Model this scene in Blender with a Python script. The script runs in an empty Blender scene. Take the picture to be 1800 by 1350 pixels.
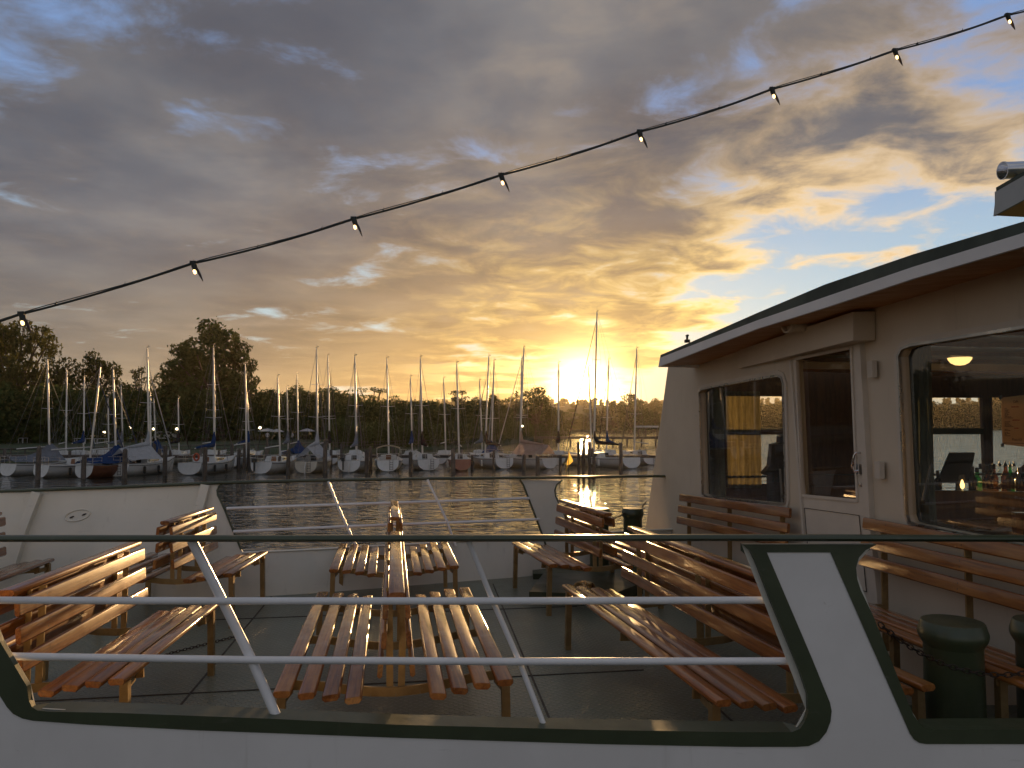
import bpy, bmesh, math, random
from mathutils import Vector, Matrix, noise as mnoise
random.seed(7)
R = math.radians
sc = bpy.context.scene
C = sc.collection
# ------------------------------------------------------------------ camera
CZ = 1.67            # eye height over the deck (deck is z = 0, water lies at WZ)
WZ = -2.13
F = 1350.0           # focal length in pixels of the 1800 px wide photograph
TH = math.atan(73 / F)
cd = bpy.data.cameras.new('camera'); cam = bpy.data.objects.new('camera', cd); C.objects.link(cam)
cam.location = (0, 0, CZ); cam.rotation_euler = (R(90) + TH, 0, 0)
cd.sensor_width = 36; cd.lens = 27; cd.clip_start = .05; cd.clip_end = 9000
sc.camera = cam
# ------------------------------------------------------------------ world, sun, exposure
SUN_AZ, SUN_EL = R(5.4), R(2.45)
SD = Vector((math.sin(SUN_AZ) * math.cos(SUN_EL), math.cos(SUN_AZ) * math.cos(SUN_EL), math.sin(SUN_EL)))


class NT:
    """small helper to write node trees as expressions"""
    def __init__(s, tree):
        s.t = tree; s.n = tree.nodes; s.l = tree.links
    def node(s, typ, ins=None, **kw):
        n = s.n.new(typ)
        for k, v in kw.items():
            setattr(n, k, v)
        for k, v in (ins or {}).items():
            s.put(n.inputs[k], v)
        return n
    def put(s, sock, v):
        if isinstance(v, bpy.types.NodeSocket):
            s.l.new(v, sock)
        elif v is not None:
            if sock.type == 'RGBA' and hasattr(v, '__len__') and len(v) == 3:
                v = tuple(v) + (1,)
            sock.default_value = v
    def m(s, op, a, b=None, c=None, clamp=False):
        n = s.node('ShaderNodeMath', operation=op, use_clamp=clamp)
        for i, v in enumerate((a, b, c)):
            if v is not None: s.put(n.inputs[i], v)
        return n.outputs[0]
    def v(s, op, a, b=None):
        n = s.node('ShaderNodeVectorMath', operation=op)
        s.put(n.inputs[0], a)
        if b is not None: s.put(n.inputs[1], b)
        return n.outputs['Value'] if op == 'DOT_PRODUCT' else n.outputs[0]
    def mix(s, f, a, b, mode='MIX'):
        n = s.node('ShaderNodeMix', data_type='RGBA', blend_type=mode)
        s.put(n.inputs[0], f); s.put(n.inputs[6], a); s.put(n.inputs[7], b)
        return n.outputs[2]
    def step(s, x, a, b, lo=0., hi=1.):
        n = s.node('ShaderNodeMapRange', interpolation_type='SMOOTHSTEP')
        for i, v in enumerate((x, a, b, lo, hi)): s.put(n.inputs[i], v)
        return n.outputs[0]
    def noise(s, vec, scale, detail=4, rough=.5, dist=0.):
        n = s.node('ShaderNodeTexNoise', {'Scale': scale, 'Detail': detail, 'Roughness': rough, 'Distortion': dist})
        if vec is not None: s.put(n.inputs['Vector'], vec)
        return n.outputs[0]
    def xyz(s, x, y, z):
        n = s.node('ShaderNodeCombineXYZ')
        for i, v in enumerate((x, y, z)): s.put(n.inputs[i], v)
        return n.outputs[0]


def make_world():
    w = bpy.data.worlds.new('World'); sc.world = w; w.use_nodes = True
    g = NT(w.node_tree); g.n.clear()
    d = g.node('ShaderNodeTexCoord').outputs['Generated']
    sp = g.node('ShaderNodeSeparateXYZ', {0: d}); X, Y, Z = sp.outputs
    sky = g.node('ShaderNodeTexSky', sky_type='NISHITA', sun_disc=False, sun_elevation=SUN_EL, sun_rotation=SUN_AZ,
                 altitude=300, air_density=1.0, dust_density=1.5, ozone_density=2.0).outputs[0]
    Zc = g.m('MAXIMUM', Z, 0.)
    q = g.m('ADD', Zc, .10)
    U = g.m('DIVIDE', X, q); V = g.m('DIVIDE', Y, q)
    P3 = g.xyz(U, V, 0.)
    sdot = g.v('DOT_PRODUCT', d, tuple(SD))
    sd0 = g.m('MAXIMUM', sdot, 0.)
    near = g.m('POWER', sd0, 13.)            # broad warmth round the sun
    near2 = g.m('POWER', sd0, 40.)
    # clouds: coarse soft field, fine field and a very coarse one on the cloud plane
    n1 = g.noise(P3, 1.05, 4, .48, .25)
    n2 = g.noise(g.v('ADD', P3, (13.1, 4.7, 2.)), 3.4, 8, .58, .35)
    n3 = g.noise(g.v('ADD', P3, (3.1, 24.7, 5.)), .62, 3, .5)
    n4 = g.noise(g.v('ADD', P3, (7.7, 1.3, 9.)), 1.7, 6, .52, .2)
    # the clear gap to the right of the sun: where U is beyond about .9 and V beyond about 2
    gap = g.m('MULTIPLY', g.step(g.m('ADD', U, g.m('MULTIPLY', g.m('SUBTRACT', n3, .5), 1.0)), .72, 1.25), g.step(V, 1.4, 3.0))
    dens = g.m('ADD', g.m('MULTIPLY', n1, .50), g.m('MULTIPLY', n2, .50))
    cover = g.m('ADD', g.m('SUBTRACT', dens, g.m('MULTIPLY', gap, .215)), g.m('ADD', .098, g.m('MULTIPLY', g.step(Zc, .02, .22, 1., 0.), .03)))
    mask = g.step(cover, .435, .565)
    thick = g.step(cover, .47, .665)
    edge = g.m('SUBTRACT', 1., thick)
    # colours are what the cloud sends to the eye (times 10, the Background has strength .1)
    low = g.step(Zc, .0, .36, 1., 0.); low2 = g.step(Zc, .0, .25, 1., 0.)
    grey = g.mix(g.step(n4, .36, .64), (.90, 1.01, 1.28), (1.46, 1.50, 1.66))
    base = g.mix(low2, grey, (2.05, 1.90, 1.58))
    base = g.mix(g.m('MULTIPLY', g.m('MULTIPLY', near, low), 1.0, clamp=True), base, (4.2, 2.6, .88))
    soft = g.mix(g.step(n1, .36, .66), (.80, .80, .83), (1.22, 1.20, 1.15))
    body = g.mix(1., base, soft, 'MULTIPLY')
    # soft tan light on some of the cloud base, towards the sun's side
    tan_ = g.m('MULTIPLY', g.m('MULTIPLY', g.step(n4, .54, .70), g.step(n2, .40, .62)), g.m('POWER', sd0, 5.), clamp=True)
    body = g.mix(g.m('MULTIPLY', tan_, .45), body, (4.6, 3.6, 2.55))
    # cloud made brighter away from the sun, added to fill the shaded foreground
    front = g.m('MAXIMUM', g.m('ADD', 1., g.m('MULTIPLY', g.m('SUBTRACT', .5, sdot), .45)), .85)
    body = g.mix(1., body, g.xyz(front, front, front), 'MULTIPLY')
    lit = g.mix(g.m('MINIMUM', g.m('MULTIPLY', near2, 2.), 1.), (7.4, 5.2, 2.7), (9.5, 6.4, 2.0))
    side = g.m('MAXIMUM', g.step(U, .35, .95), g.m('MULTIPLY', near2, .8))
    litf = g.m('MULTIPLY', edge, g.m('MULTIPLY', g.m('ADD', g.m('MULTIPLY', side, 1.05), .06), g.step(V, .9, 2.6)), clamp=True)
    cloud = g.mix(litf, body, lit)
    # clear sky: Nishita, held to the blue of the gap
    blue = g.mix(g.step(Zc, .06, .40), (3.7, 5.2, 5.6), (1.6, 2.7, 5.0))
    clear = g.mix(.85, sky, blue)
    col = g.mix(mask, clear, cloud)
    # thin veil of warm air near the horizon under the sun
    band = g.m('MULTIPLY', g.step(Zc, 0., .15, 1., 0.), g.m('POWER', sd0, 14.))
    col = g.mix(g.m('MULTIPLY', band, .50), col, (5.2, 3.2, .95))
    # streaks of lit cloud low down around the sun
    st = g.noise(g.xyz(g.m('MULTIPLY', X, 5.), g.m('MULTIPLY', Y, 1.), g.m('MULTIPLY', Z, 42.)), 1.6, 5, .55, .3)
    stf = g.m('MULTIPLY', g.step(st, .52, .62), g.m('MULTIPLY', g.m('POWER', sd0, 60.), g.step(Zc, .12, .055)))
    col = g.mix(g.m('MULTIPLY', stf, .9, clamp=True), col, (13., 9., 3.4))
    # aureole and overexposed disc
    a1 = g.m('MULTIPLY', g.m('POWER', sd0, 420.), 8.5)
    a2 = g.m('MULTIPLY', g.m('POWER', sd0, 1500.), 75.)
    a3 = g.m('MULTIPLY', g.m('POWER', sd0, 45.), .8)
    glow = g.m('ADD', a1, a2)
    col = g.mix(1., col, g.v('SCALE', g.xyz(1., .70, .22), None) if False else g.mix(1., g.xyz(glow, glow, glow), (1., .68, .24), 'MULTIPLY'), 'ADD')
    col = g.mix(1., col, g.mix(1., g.xyz(a3, a3, a3), (1., .58, .14), 'MULTIPLY'), 'ADD')
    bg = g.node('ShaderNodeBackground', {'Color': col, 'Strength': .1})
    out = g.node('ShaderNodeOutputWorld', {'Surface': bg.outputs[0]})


make_world()
ld = bpy.data.lights.new('sun', 'SUN'); ld.energy = 5.0; ld.angle = R(.53); ld.color = (1, .60, .25)
sun = bpy.data.objects.new('sun', ld); C.objects.link(sun)
sun.rotation_euler = (-SD).to_track_quat('-Z', 'Y').to_euler()
sc.view_settings.view_transform = 'Standard'; sc.view_settings.look = 'None'
sc.view_settings.exposure = 0.5; sc.view_settings.gamma = 1; sc.view_settings.use_curve_mapping = False
sc.render.engine = 'CYCLES'
cy = sc.cycles
cy.max_bounces = 10; cy.diffuse_bounces = 3; cy.glossy_bounces = 4; cy.transmission_bounces = 8; cy.transparent_max_bounces = 24
cy.volume_bounces = 0; cy.caustics_reflective = False; cy.caustics_refractive = False; cy.sample_clamp_indirect = 6
cy.use_denoising = True; cy.use_adaptive_sampling = True


# ------------------------------------------------------------------ places seen in the photograph -> points of the scene
def ray(px, py):
    x = (px - 900) / F; y = (675 - py) / F
    return Vector((x, math.cos(TH) - y * math.sin(TH), math.sin(TH) + y * math.cos(TH)))
def P(px, py, Y):                     # the point at depth Y
    d = ray(px, py); return Vector((0, 0, CZ)) + d * (Y / d.y)
def PZ(px, py, z):                    # the point at height z
    d = ray(px, py); return Vector((0, 0, CZ)) + d * ((z - CZ) / d.z)
def PP(px, py, n, c):                 # the point on the plane n.p = c
    d = ray(px, py); o = Vector((0, 0, CZ)); n = Vector(n)
    return o + d * ((c - n.dot(o)) / n.dot(d))


# ------------------------------------------------------------------ materials
MATS = {}
def pmat(name, c1, c2=None, scale=4., rough=.5, rough2=None, metal=0., bump=0., bscale=30., coat=0., stretch=(1, 1, 1), spec=.5,
         lo=.35, hi=.65, rand=0., detail=5, coatrough=.08, wear=0.):
    if name in MATS: return MATS[name]
    m = bpy.data.materials.new(name); m.use_nodes = True
    g = NT(m.node_tree); b = g.n['Principled BSDF']
    tc = g.node('ShaderNodeTexCoord').outputs['Object']
    mp = g.node('ShaderNodeMapping', {0: tc, 'Scale': stretch}).outputs[0]
    n = g.noise(mp, scale, detail, .6, .2)
    f = g.step(n, lo, hi)
    col = g.mix(f, c1, c2 or tuple(x * .82 for x in c1))
    if rand:
        oi = g.node('ShaderNodeObjectInfo').outputs['Random']
        hs = g.node('ShaderNodeHueSaturation', {'Color': col, 'Value': g.m('ADD', 1 - rand / 2, g.m('MULTIPLY', oi, rand))})
        col = hs.outputs[0]
    if wear:
        sp_ = g.step(g.noise(tc, 9., 6, .75), .66, .74)
        run = g.step(g.noise(g.node('ShaderNodeMapping', {0: tc, 'Scale': (7., 7., .55)}).outputs[0], 2.2, 5, .6), .60, .78)
        col = g.mix(g.m('MULTIPLY', run, .28 * wear), col, (.30, .25, .19))
        col = g.mix(g.m('MULTIPLY', sp_, .45 * wear), col, (.22, .17, .12))
        sc_ = g.step(g.noise(g.node('ShaderNodeMapping', {0: tc, 'Scale': (1., 1., 5.), 'Rotation': (0, .3, 0)}).outputs[0], 3.5, 6, .7), .63, .70)
        col = g.mix(g.m('MULTIPLY', sc_, .22 * wear), col, (.36, .34, .32))
    g.put(b.inputs['Base Color'], col)
    g.put(b.inputs['Roughness'], g.m('ADD', rough, g.m('MULTIPLY', f, (rough2 if rough2 is not None else rough * 1.2) - rough)))
    b.inputs['Metallic'].default_value = metal
    b.inputs['Specular IOR Level'].default_value = spec
    b.inputs['Coat Weight'].default_value = coat; b.inputs['Coat Roughness'].default_value = coatrough
    if bump:
        bn = g.node('ShaderNodeBump', {'Strength': bump, 'Distance': .01, 'Height': g.noise(mp, bscale, 4, .6)})
        g.l.new(bn.outputs[0], b.inputs['Normal'])
        if coat: 
            b2 = g.node('ShaderNodeBump', {'Strength': bump * .6, 'Distance': .01, 'Height': g.noise(mp, bscale * .5, 3, .6)})
            g.l.new(b2.outputs[0], b.inputs['Coat Normal'])
    MATS[name] = m
    return m


def wood_mat(name, c1, c2, c3):
    m = bpy.data.materials.new(name); m.use_nodes = True
    g = NT(m.node_tree); b = g.n['Principled BSDF']
    tc = g.node('ShaderNodeTexCoord').outputs['Object']
    oi = g.node('ShaderNodeObjectInfo').outputs['Random']
    off = g.v('ADD', tc, g.xyz(g.m('MULTIPLY', oi, 31.), g.m('MULTIPLY', oi, 17.), 0.))
    mp = g.node('ShaderNodeMapping', {0: off, 'Scale': (26., 1.1, 26.)}).outputs[0]
    grain = g.noise(mp, 2.2, 7, .62, .6)
    big = g.noise(g.node('ShaderNodeMapping', {0: off, 'Scale': (3., .8, 3.)}).outputs[0], 2., 4, .55)
    col = g.mix(g.step(grain, .34, .66), c1, c2)
    col = g.mix(g.m('MULTIPLY', g.step(big, .45, .7), .55), col, c3)
    col = g.node('ShaderNodeHueSaturation', {'Color': col, 'Value': g.m('ADD', .78, g.m('MULTIPLY', oi, .44))}).outputs[0]
    worn = g.noise(off, 7., 5, .7)
    # tiny screw plugs and scuffs
    g.put(b.inputs['Base Color'], g.mix(g.m('MULTIPLY', g.step(worn, .60, .72), .35), col, (.32, .165, .06)))
    g.put(b.inputs['Roughness'], g.step(worn, .3, .75, .30, .52))
    b.inputs['Coat Weight'].default_value = 1.
    b.inputs['Coat IOR'].default_value = 1.5
    b.inputs['Specular IOR Level'].default_value = .2
    g.put(b.inputs['Coat Roughness'], g.step(big, .3, .7, .05, .17))
    bn = g.node('ShaderNodeBump', {'Strength': .25, 'Distance': .004, 'Height': grain})
    g.l.new(bn.outputs[0], b.inputs['Normal'])
    wav = g.noise(g.node('ShaderNodeMapping', {0: off, 'Scale': (9., 2.2, 9.)}).outputs[0], 2.5, 3, .5)
    b2 = g.node('ShaderNodeBump', {'Strength': .35, 'Distance': .006, 'Height': wav})
    g.l.new(b2.outputs[0], b.inputs['Coat Normal'])
    MATS[name] = m
    return m


WOOD = wood_mat('varnished_wood', (.34, .118, .022), (.165, .048, .010), (.40, .175, .045))
FRAME = pmat('bench_frame_metal', (.40, .27, .12), (.30, .19, .08), 9., .34, .5, .55, .15, 60.)
WHITE = pmat('white_paint', (.82, .79, .76), (.75, .72, .69), 1.6, .36, .5, bump=.10, bscale=5., coat=.15, wear=.8)
TUBEW = pmat('white_tube_paint', (.82, .81, .81), (.76, .75, .75), 5., .28, .4, bump=.05, bscale=40., coat=.3)
GREEN = pmat('green_paint', (.052, .066, .032), (.039, .050, .023), 3., .34, .46, bump=.10, bscale=22., coat=.12, wear=.35)
CREAM = pmat('cream_paint', (.74, .71, .62), (.68, .65, .56), 1.3, .42, .55, bump=.10, bscale=5., wear=.9)
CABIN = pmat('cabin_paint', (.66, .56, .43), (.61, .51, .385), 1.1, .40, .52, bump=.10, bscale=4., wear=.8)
CABINF = pmat('cabin_frame_paint', (.66, .58, .48), (.61, .53, .435), 2.5, .38, .5)
SOFFIT = pmat('soffit_varnish', (.52, .25, .075), (.42, .19, .055), 3., .42, .55, stretch=(1, 6, 1))
FASCIA = pmat('fascia_paint', (.80, .78, .76), (.74, .72, .70), 2., .4, .5)
CHROME = pmat('chrome', (.75, .75, .77), (.7, .7, .72), 3., .07, .12, 1.)
STEEL = pmat('brushed_steel', (.55, .53, .50), (.45, .43, .40), 8., .25, .4, 1.)
BLACK = pmat('black_rubber', (.012, .012, .012), (.02, .018, .016), 20., .5, .7)
CABLE = pmat('cable_rubber', (.014, .022, .017), (.02, .02, .018), 30., .45, .6)
CHAINM = pmat('chain_iron', (.05, .045, .04), (.09, .05, .03), 40., .4, .6, .8)
INWOOD = pmat('interior_wood', (.12, .05, .02), (.075, .030, .012), 3., .35, .5, stretch=(8, 8, 1), coat=.3)
INCEIL = pmat('interior_ceiling', (.30, .25, .18), (.25, .2, .14), 2., .4, .5)
INFLOOR = pmat('interior_floor', (.10, .045, .02), (.07, .03, .014), 4., .35, .5)
DARKP = pmat('dark_plastic', (.02, .019, .017), (.028, .026, .022), 10., .4, .6)


def deck_mat():
    m = bpy.data.materials.new('deck_tread_plate'); m.use_nodes = True
    g = NT(m.node_tree); b = g.n['Principled BSDF']
    tc = g.node('ShaderNodeTexCoord').outputs['Object']
    mp = g.node('ShaderNodeMapping', {0: tc, 'Rotation': (0, 0, R(38)), 'Scale': (24., 24., 24.)}).outputs[0]
    s = g.node('ShaderNodeSeparateXYZ', {0: mp})
    fx = g.m('SUBTRACT', g.m('FRACT', s.outputs[0]), .5); fy = g.m('SUBTRACT', g.m('FRACT', s.outputs[1]), .5)
    par = g.node('ShaderNodeTexChecker', {'Vector': mp, 'Scale': 1.0, 'Color1': (1, 1, 1), 'Color2': (0, 0, 0)}).outputs[1]
    ip = g.m('SUBTRACT', 1., par)
    a = g.m('ADD', g.m('MULTIPLY', fx, par), g.m('MULTIPLY', fy, ip)); c = g.m('ADD', g.m('MULTIPLY', fy, par), g.m('MULTIPLY', fx, ip))
    dd = g.m('ADD', g.m('POWER', g.m('DIVIDE', a, .47), 2.), g.m('POWER', g.m('DIVIDE', c, .19), 2.))
    lug = g.step(dd, .35, 1.0, 1., 0.)
    n = g.noise(tc, 1.1, 6, .6, .4)
    n2 = g.noise(tc, 14., 4, .6)
    col = g.mix(g.step(n, .38, .64), (.150, .170, .125), (.185, .182, .132))
    col = g.mix(g.m('MULTIPLY', g.step(n2, .55, .75), .5), col, (.20, .175, .13))
    col = g.mix(g.m('MULTIPLY', lug, .7), col, (.24, .245, .19))
    g.put(b.inputs['Base Color'], col)
    g.put(b.inputs['Roughness'], g.step(n, .35, .68, .30, .50))
    bn = g.node('ShaderNodeBump', {'Strength': 1., 'Distance': .012, 'Height': g.m('ADD', lug, g.m('MULTIPLY', n2, .25))})
    g.l.new(bn.outputs[0], b.inputs['Normal'])
    return m
DECKM = deck_mat()


def water_mat():
    m = bpy.data.materials.new('lake_water'); m.use_nodes = True
    g = NT(m.node_tree); b = g.n['Principled BSDF']
    tc = g.node('ShaderNodeTexCoord').outputs['Object']
    b.inputs['Base Color'].default_value = (.012, .016, .012, 1)
    b.inputs['Roughness'].default_value = .02
    b.inputs['IOR'].default_value = 1.333
    mp = g.node('ShaderNodeMapping', {0: tc, 'Scale': (.50, 1., 1.), 'Rotation': (0, 0, R(6))}).outputs[0]
    n1 = g.noise(mp, 1.35, 2, .45, .5); n2 = g.noise(mp, 3.4, 2, .5, .3); n3 = g.noise(mp, .35, 2, .5)
    h = g.m('ADD', g.m('ADD', g.m('MULTIPLY', n1, 1.), g.m('MULTIPLY', n2, .20)), g.m('MULTIPLY', n3, .8))
    calm = g.noise(tc, .035, 2, .5)
    cp = g.node('ShaderNodeCameraData')
    bn = g.node('ShaderNodeBump', {'Strength': g.step(calm, .35, .65, .8, 1.), 'Distance': .17, 'Height': h})
    g.l.new(bn.outputs[0], b.inputs['Normal'])
    g.n.remove(cp)
    return m


def glass_mat(name, tint, ior=1.5, dirt=.03):
    m = bpy.data.materials.new(name); m.use_nodes = True
    g = NT(m.node_tree); g.n.clear()
    tr = g.node('ShaderNodeBsdfTransparent', {'Color': tint})
    gl = g.node('ShaderNodeBsdfGlossy', {'Color': (1, 1, 1), 'Roughness': .02})
    df = g.node('ShaderNodeBsdfDiffuse', {'Color': (.5, .48, .42)})
    fr = g.node('ShaderNodeFresnel', {'IOR': ior}).outputs[0]
    tc = g.node('ShaderNodeTexCoord').outputs['Object']
    bf = g.node('ShaderNodeNewGeometry').outputs['Backfacing']      # the rear face of the sheet adds no second mirror
    fr = g.m('MULTIPLY', fr, g.m('SUBTRACT', 1., bf))
    m1 = g.node('ShaderNodeMixShader'); g.l.new(g.m('MULTIPLY', fr, 1.35, clamp=True), m1.inputs[0]); g.l.new(tr.outputs[0], m1.inputs[1]); g.l.new(gl.outputs[0], m1.inputs[2])
    m2 = g.node('ShaderNodeMixShader'); g.l.new(g.m('MULTIPLY', g.noise(tc, 3., 5, .7), dirt), m2.inputs[0]); g.l.new(m1.outputs[0], m2.inputs[1]); g.l.new(df.outputs[0], m2.inputs[2])
    o = g.node('ShaderNodeOutputMaterial'); g.l.new(m2.outputs[0], o.inputs[0])
    return m
GLASS = glass_mat('window_glass', (.955, .955, .93))


def cloth_mat(name, c1, c2, trans=.5, scale=3., stretch=(1, 1, 1)):
    m = bpy.data.materials.new(name); m.use_nodes = True
    g = NT(m.node_tree); g.n.clear()
    tc = g.node('ShaderNodeTexCoord').outputs['Object']
    mp = g.node('ShaderNodeMapping', {0: tc, 'Scale': stretch}).outputs[0]
    col = g.mix(g.step(g.noise(mp, scale, 5, .6), .35, .65), c1, c2)
    bn = g.node('ShaderNodeBump', {'Strength': .3, 'Distance': .01, 'Height': g.noise(mp, scale * 9, 3, .6)}).outputs[0]
    a = g.node('ShaderNodeBsdfDiffuse', {'Color': col, 'Normal': bn}); t = g.node('ShaderNodeBsdfTranslucent', {'Color': col, 'Normal': bn})
    x = g.node('ShaderNodeMixShader'); x.inputs[0].default_value = trans
    g.l.new(a.outputs[0], x.inputs[1]); g.l.new(t.outputs[0], x.inputs[2])
    o = g.node('ShaderNodeOutputMaterial'); g.l.new(x.outputs[0], o.inputs[0])
    MATS[name] = m
    return m


def emit_mat(name, col, strength):
    m = bpy.data.materials.new(name); m.use_nodes = True
    g = NT(m.node_tree); g.n.clear()
    e = g.node('ShaderNodeEmission', {'Color': col, 'Strength': strength})
    o = g.node('ShaderNodeOutputMaterial'); g.l.new(e.outputs[0], o.inputs[0])
    return m


# ------------------------------------------------------------------ mesh building
class MB:
    def __init__(s): s.v = []; s.f = []; s.sm = []
    def add(s, vs, fs, smooth=False):
        o = len(s.v); s.v += [tuple(x) for x in vs]
        for f in fs: s.f.append(tuple(i + o for i in f)); s.sm.append(smooth)
        return s
    def box(s, c, size, M=None):
        hx, hy, hz = (q / 2 for q in size); c = Vector(c)
        vs = [Vector((x, y, z)) for x in (-hx, hx) for y in (-hy, hy) for z in (-hz, hz)]
        if M is not None: vs = [M @ p for p in vs]
        return s.add([p + c for p in vs], [(0, 1, 3, 2), (4, 6, 7, 5), (0, 4, 5, 1), (2, 3, 7, 6), (0, 2, 6, 4), (1, 5, 7, 3)])
    def bar(s, a, b, w, h, up=(0, 0, 1)):            # rectangular bar from a to b
        a = Vector(a); b = Vector(b); d = (b - a).normalized(); up = Vector(up)
        x = d.cross(up)
        x = x.normalized() if x.length > 1e-5 else Vector((1, 0, 0)); u = x.cross(d)
        vs = [p + x * i * w / 2 + u * j * h / 2 for p in (a, b) for i, j in ((-1, -1), (1, -1), (1, 1), (-1, 1))]
        return s.add(vs, [(3, 2, 1, 0), (4, 5, 6, 7), (0, 1, 5, 4), (1, 2, 6, 5), (2, 3, 7, 6), (3, 0, 4, 7)])
    def tube(s, pts, r, n=8, cap=True, flat=1.0):
        pts = [Vector(p) for p in pts]; k = len(pts); rr = r if hasattr(r, '__len__') else [r] * k
        vs = []; X = None
        for i, p in enumerate(pts):
            d = (pts[min(i + 1, k - 1)] - pts[max(i - 1, 0)]).normalized()
            if X is None:
                X = d.cross(Vector((0, 0, 1)))
                if X.length < 1e-3: X = d.cross(Vector((0, 1, 0)))
            X = (X - d * X.dot(d)).normalized(); U = d.cross(X)
            for j in range(n):
                a = 2 * math.pi * j / n
                vs.append(p + X * math.cos(a) * rr[i] + U * math.sin(a) * rr[i] * flat)
        fs = [(i * n + j, (i + 1) * n + j, (i + 1) * n + (j + 1) % n, i * n + (j + 1) % n) for i in range(k - 1) for j in range(n)]
        s.add(vs, fs, True)
        if cap:
            s.add(vs[:n], [tuple(range(n))]); s.add(vs[-n:], [tuple(range(n - 1, -1, -1))])
        return s
    def lathe(s, prof, c, n=20, axis=None, cap=True):          # prof: (r, h) pairs along axis (default z)
        c = Vector(c); A = Vector(axis or (0, 0, 1)).normalized()
        X = A.cross(Vector((0, 1, 0)));  X = X.normalized() if X.length > 1e-3 else Vector((1, 0, 0)); U = A.cross(X)
        vs = [c + A * h + (X * math.cos(2 * math.pi * j / n) + U * math.sin(2 * math.pi * j / n)) * r for r, h in prof for j in range(n)]
        k = len(prof)
        s.add(vs, [(i * n + j, i * n + (j + 1) % n, (i + 1) * n + (j + 1) % n, (i + 1) * n + j) for i in range(k - 1) for j in range(n)], True)
        if cap: s.add(vs[:n], [tuple(range(n - 1, -1, -1))]); s.add(vs[-n:], [tuple(range(n))])
        return s
    def prism(s, poly, off):                        # poly: list of points (planar-ish), extruded by off; concave allowed
        poly = [Vector(p) for p in poly]; off = Vector(off); n = len(poly)
        tri = tess(poly)
        vs = poly + [p + off for p in poly]
        fs = [tuple(t) for t in tri] + [tuple(i + n for i in reversed(t)) for t in tri]
        fs += [(i, (i + 1) % n, (i + 1) % n + n, i + n) for i in range(n)]
        return s.add(vs, fs)
    def mesh(s, name, mats):
        me = bpy.data.meshes.new(name); me.from_pydata(s.v, [], s.f)
        for m in (mats if isinstance(mats, (list, tuple)) else [mats]): me.materials.append(m)
        me.polygons.foreach_set('use_smooth', s.sm)
        me.update(); return me
    def build(s, name, mats, parent=None, fix=True):
        me = s.mesh(name, mats)
        if fix: fixn(me)
        return link(name, me, parent)


def tess(poly):
    from mathutils.geometry import tessellate_polygon
    return tessellate_polygon([poly])


def fixn(me):
    bm = bmesh.new(); bm.from_mesh(me)
    bmesh.ops.remove_doubles(bm, verts=bm.verts, dist=1e-5)
    bmesh.ops.recalc_face_normals(bm, faces=bm.faces)
    for e in bm.edges:
        if len(e.link_faces) == 2 and e.calc_face_angle(0) > R(38): e.smooth = False
    bm.to_mesh(me); bm.free()


def link(name, me, parent=None):
    o = bpy.data.objects.new(name, me); C.objects.link(o)
    if parent is not None: o.parent = parent
    return o


def tag(o, label, cat, group=None, kind=None):
    if label: o['label'] = label
    if cat: o['category'] = cat
    if group: o['group'] = group
    if kind: o['kind'] = kind
    return o


def thing(name, label, cat, loc=(0, 0, 0), rz=0., group=None):
    o = bpy.data.objects.new(name, None); C.objects.link(o); o.empty_display_size = .2
    o.location = loc; o.rotation_euler = (0, 0, rz)
    return tag(o, label, cat, group)


def dens(pts, step):                                # subdivide a px polyline
    out = []
    for a, b in zip(pts[:-1], pts[1:]):
        n = max(1, int(math.hypot(b[0] - a[0], b[1] - a[1]) / step))
        out += [(a[0] + (b[0] - a[0]) * i / n, a[1] + (b[1] - a[1]) * i / n) for i in range(n)]
    return out + [pts[-1]]


def smooth_loop(pts, it=1, closed=False):
    for _ in range(it):
        q = [] if closed else [pts[0]]
        n = len(pts)
        for i in range(n if closed else n - 1):
            a, b = Vector(pts[i]), Vector(pts[(i + 1) % n])
            q += [a * .75 + b * .25, a * .25 + b * .75]
        if not closed: q.append(pts[-1])
        pts = q
    return pts


def plate(name, outer, holes, thick, mats, parent):
    """flat plate with holes; outer and holes are lists of 3D points in one plane, thick a vector"""
    bm = bmesh.new(); thick = Vector(thick)
    es = []
    loops = []
    for lp in [outer] + holes:
        vs = [bm.verts.new(p) for p in lp]
        loops.append(vs)
        es += [bm.edges.new((vs[i], vs[(i + 1) % len(vs)])) for i in range(len(vs))]
    bmesh.ops.triangle_fill(bm, use_beauty=True, use_dissolve=False, edges=es)
    fs = list(bm.faces)
    r = bmesh.ops.extrude_face_region(bm, geom=fs)
    nv = [e for e in r['geom'] if isinstance(e, bmesh.types.BMVert)]
    bmesh.ops.translate(bm, verts=nv, vec=thick)
    bmesh.ops.recalc_face_normals(bm, faces=bm.faces)
    me = bpy.data.meshes.new(name); bm.to_mesh(me); bm.free()
    me.materials.append(mats)
    return link(name, me, parent)


# ================================================================== THE SHIP
ship = thing('passenger_ship', 'green and white excursion ship deck with slatted railing, benches aboard and cream cabin', 'ship')
YN = 3.12                                           # plane of the near bulwark
def NP(px, py, y=YN): return P(px, py, y)

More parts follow.
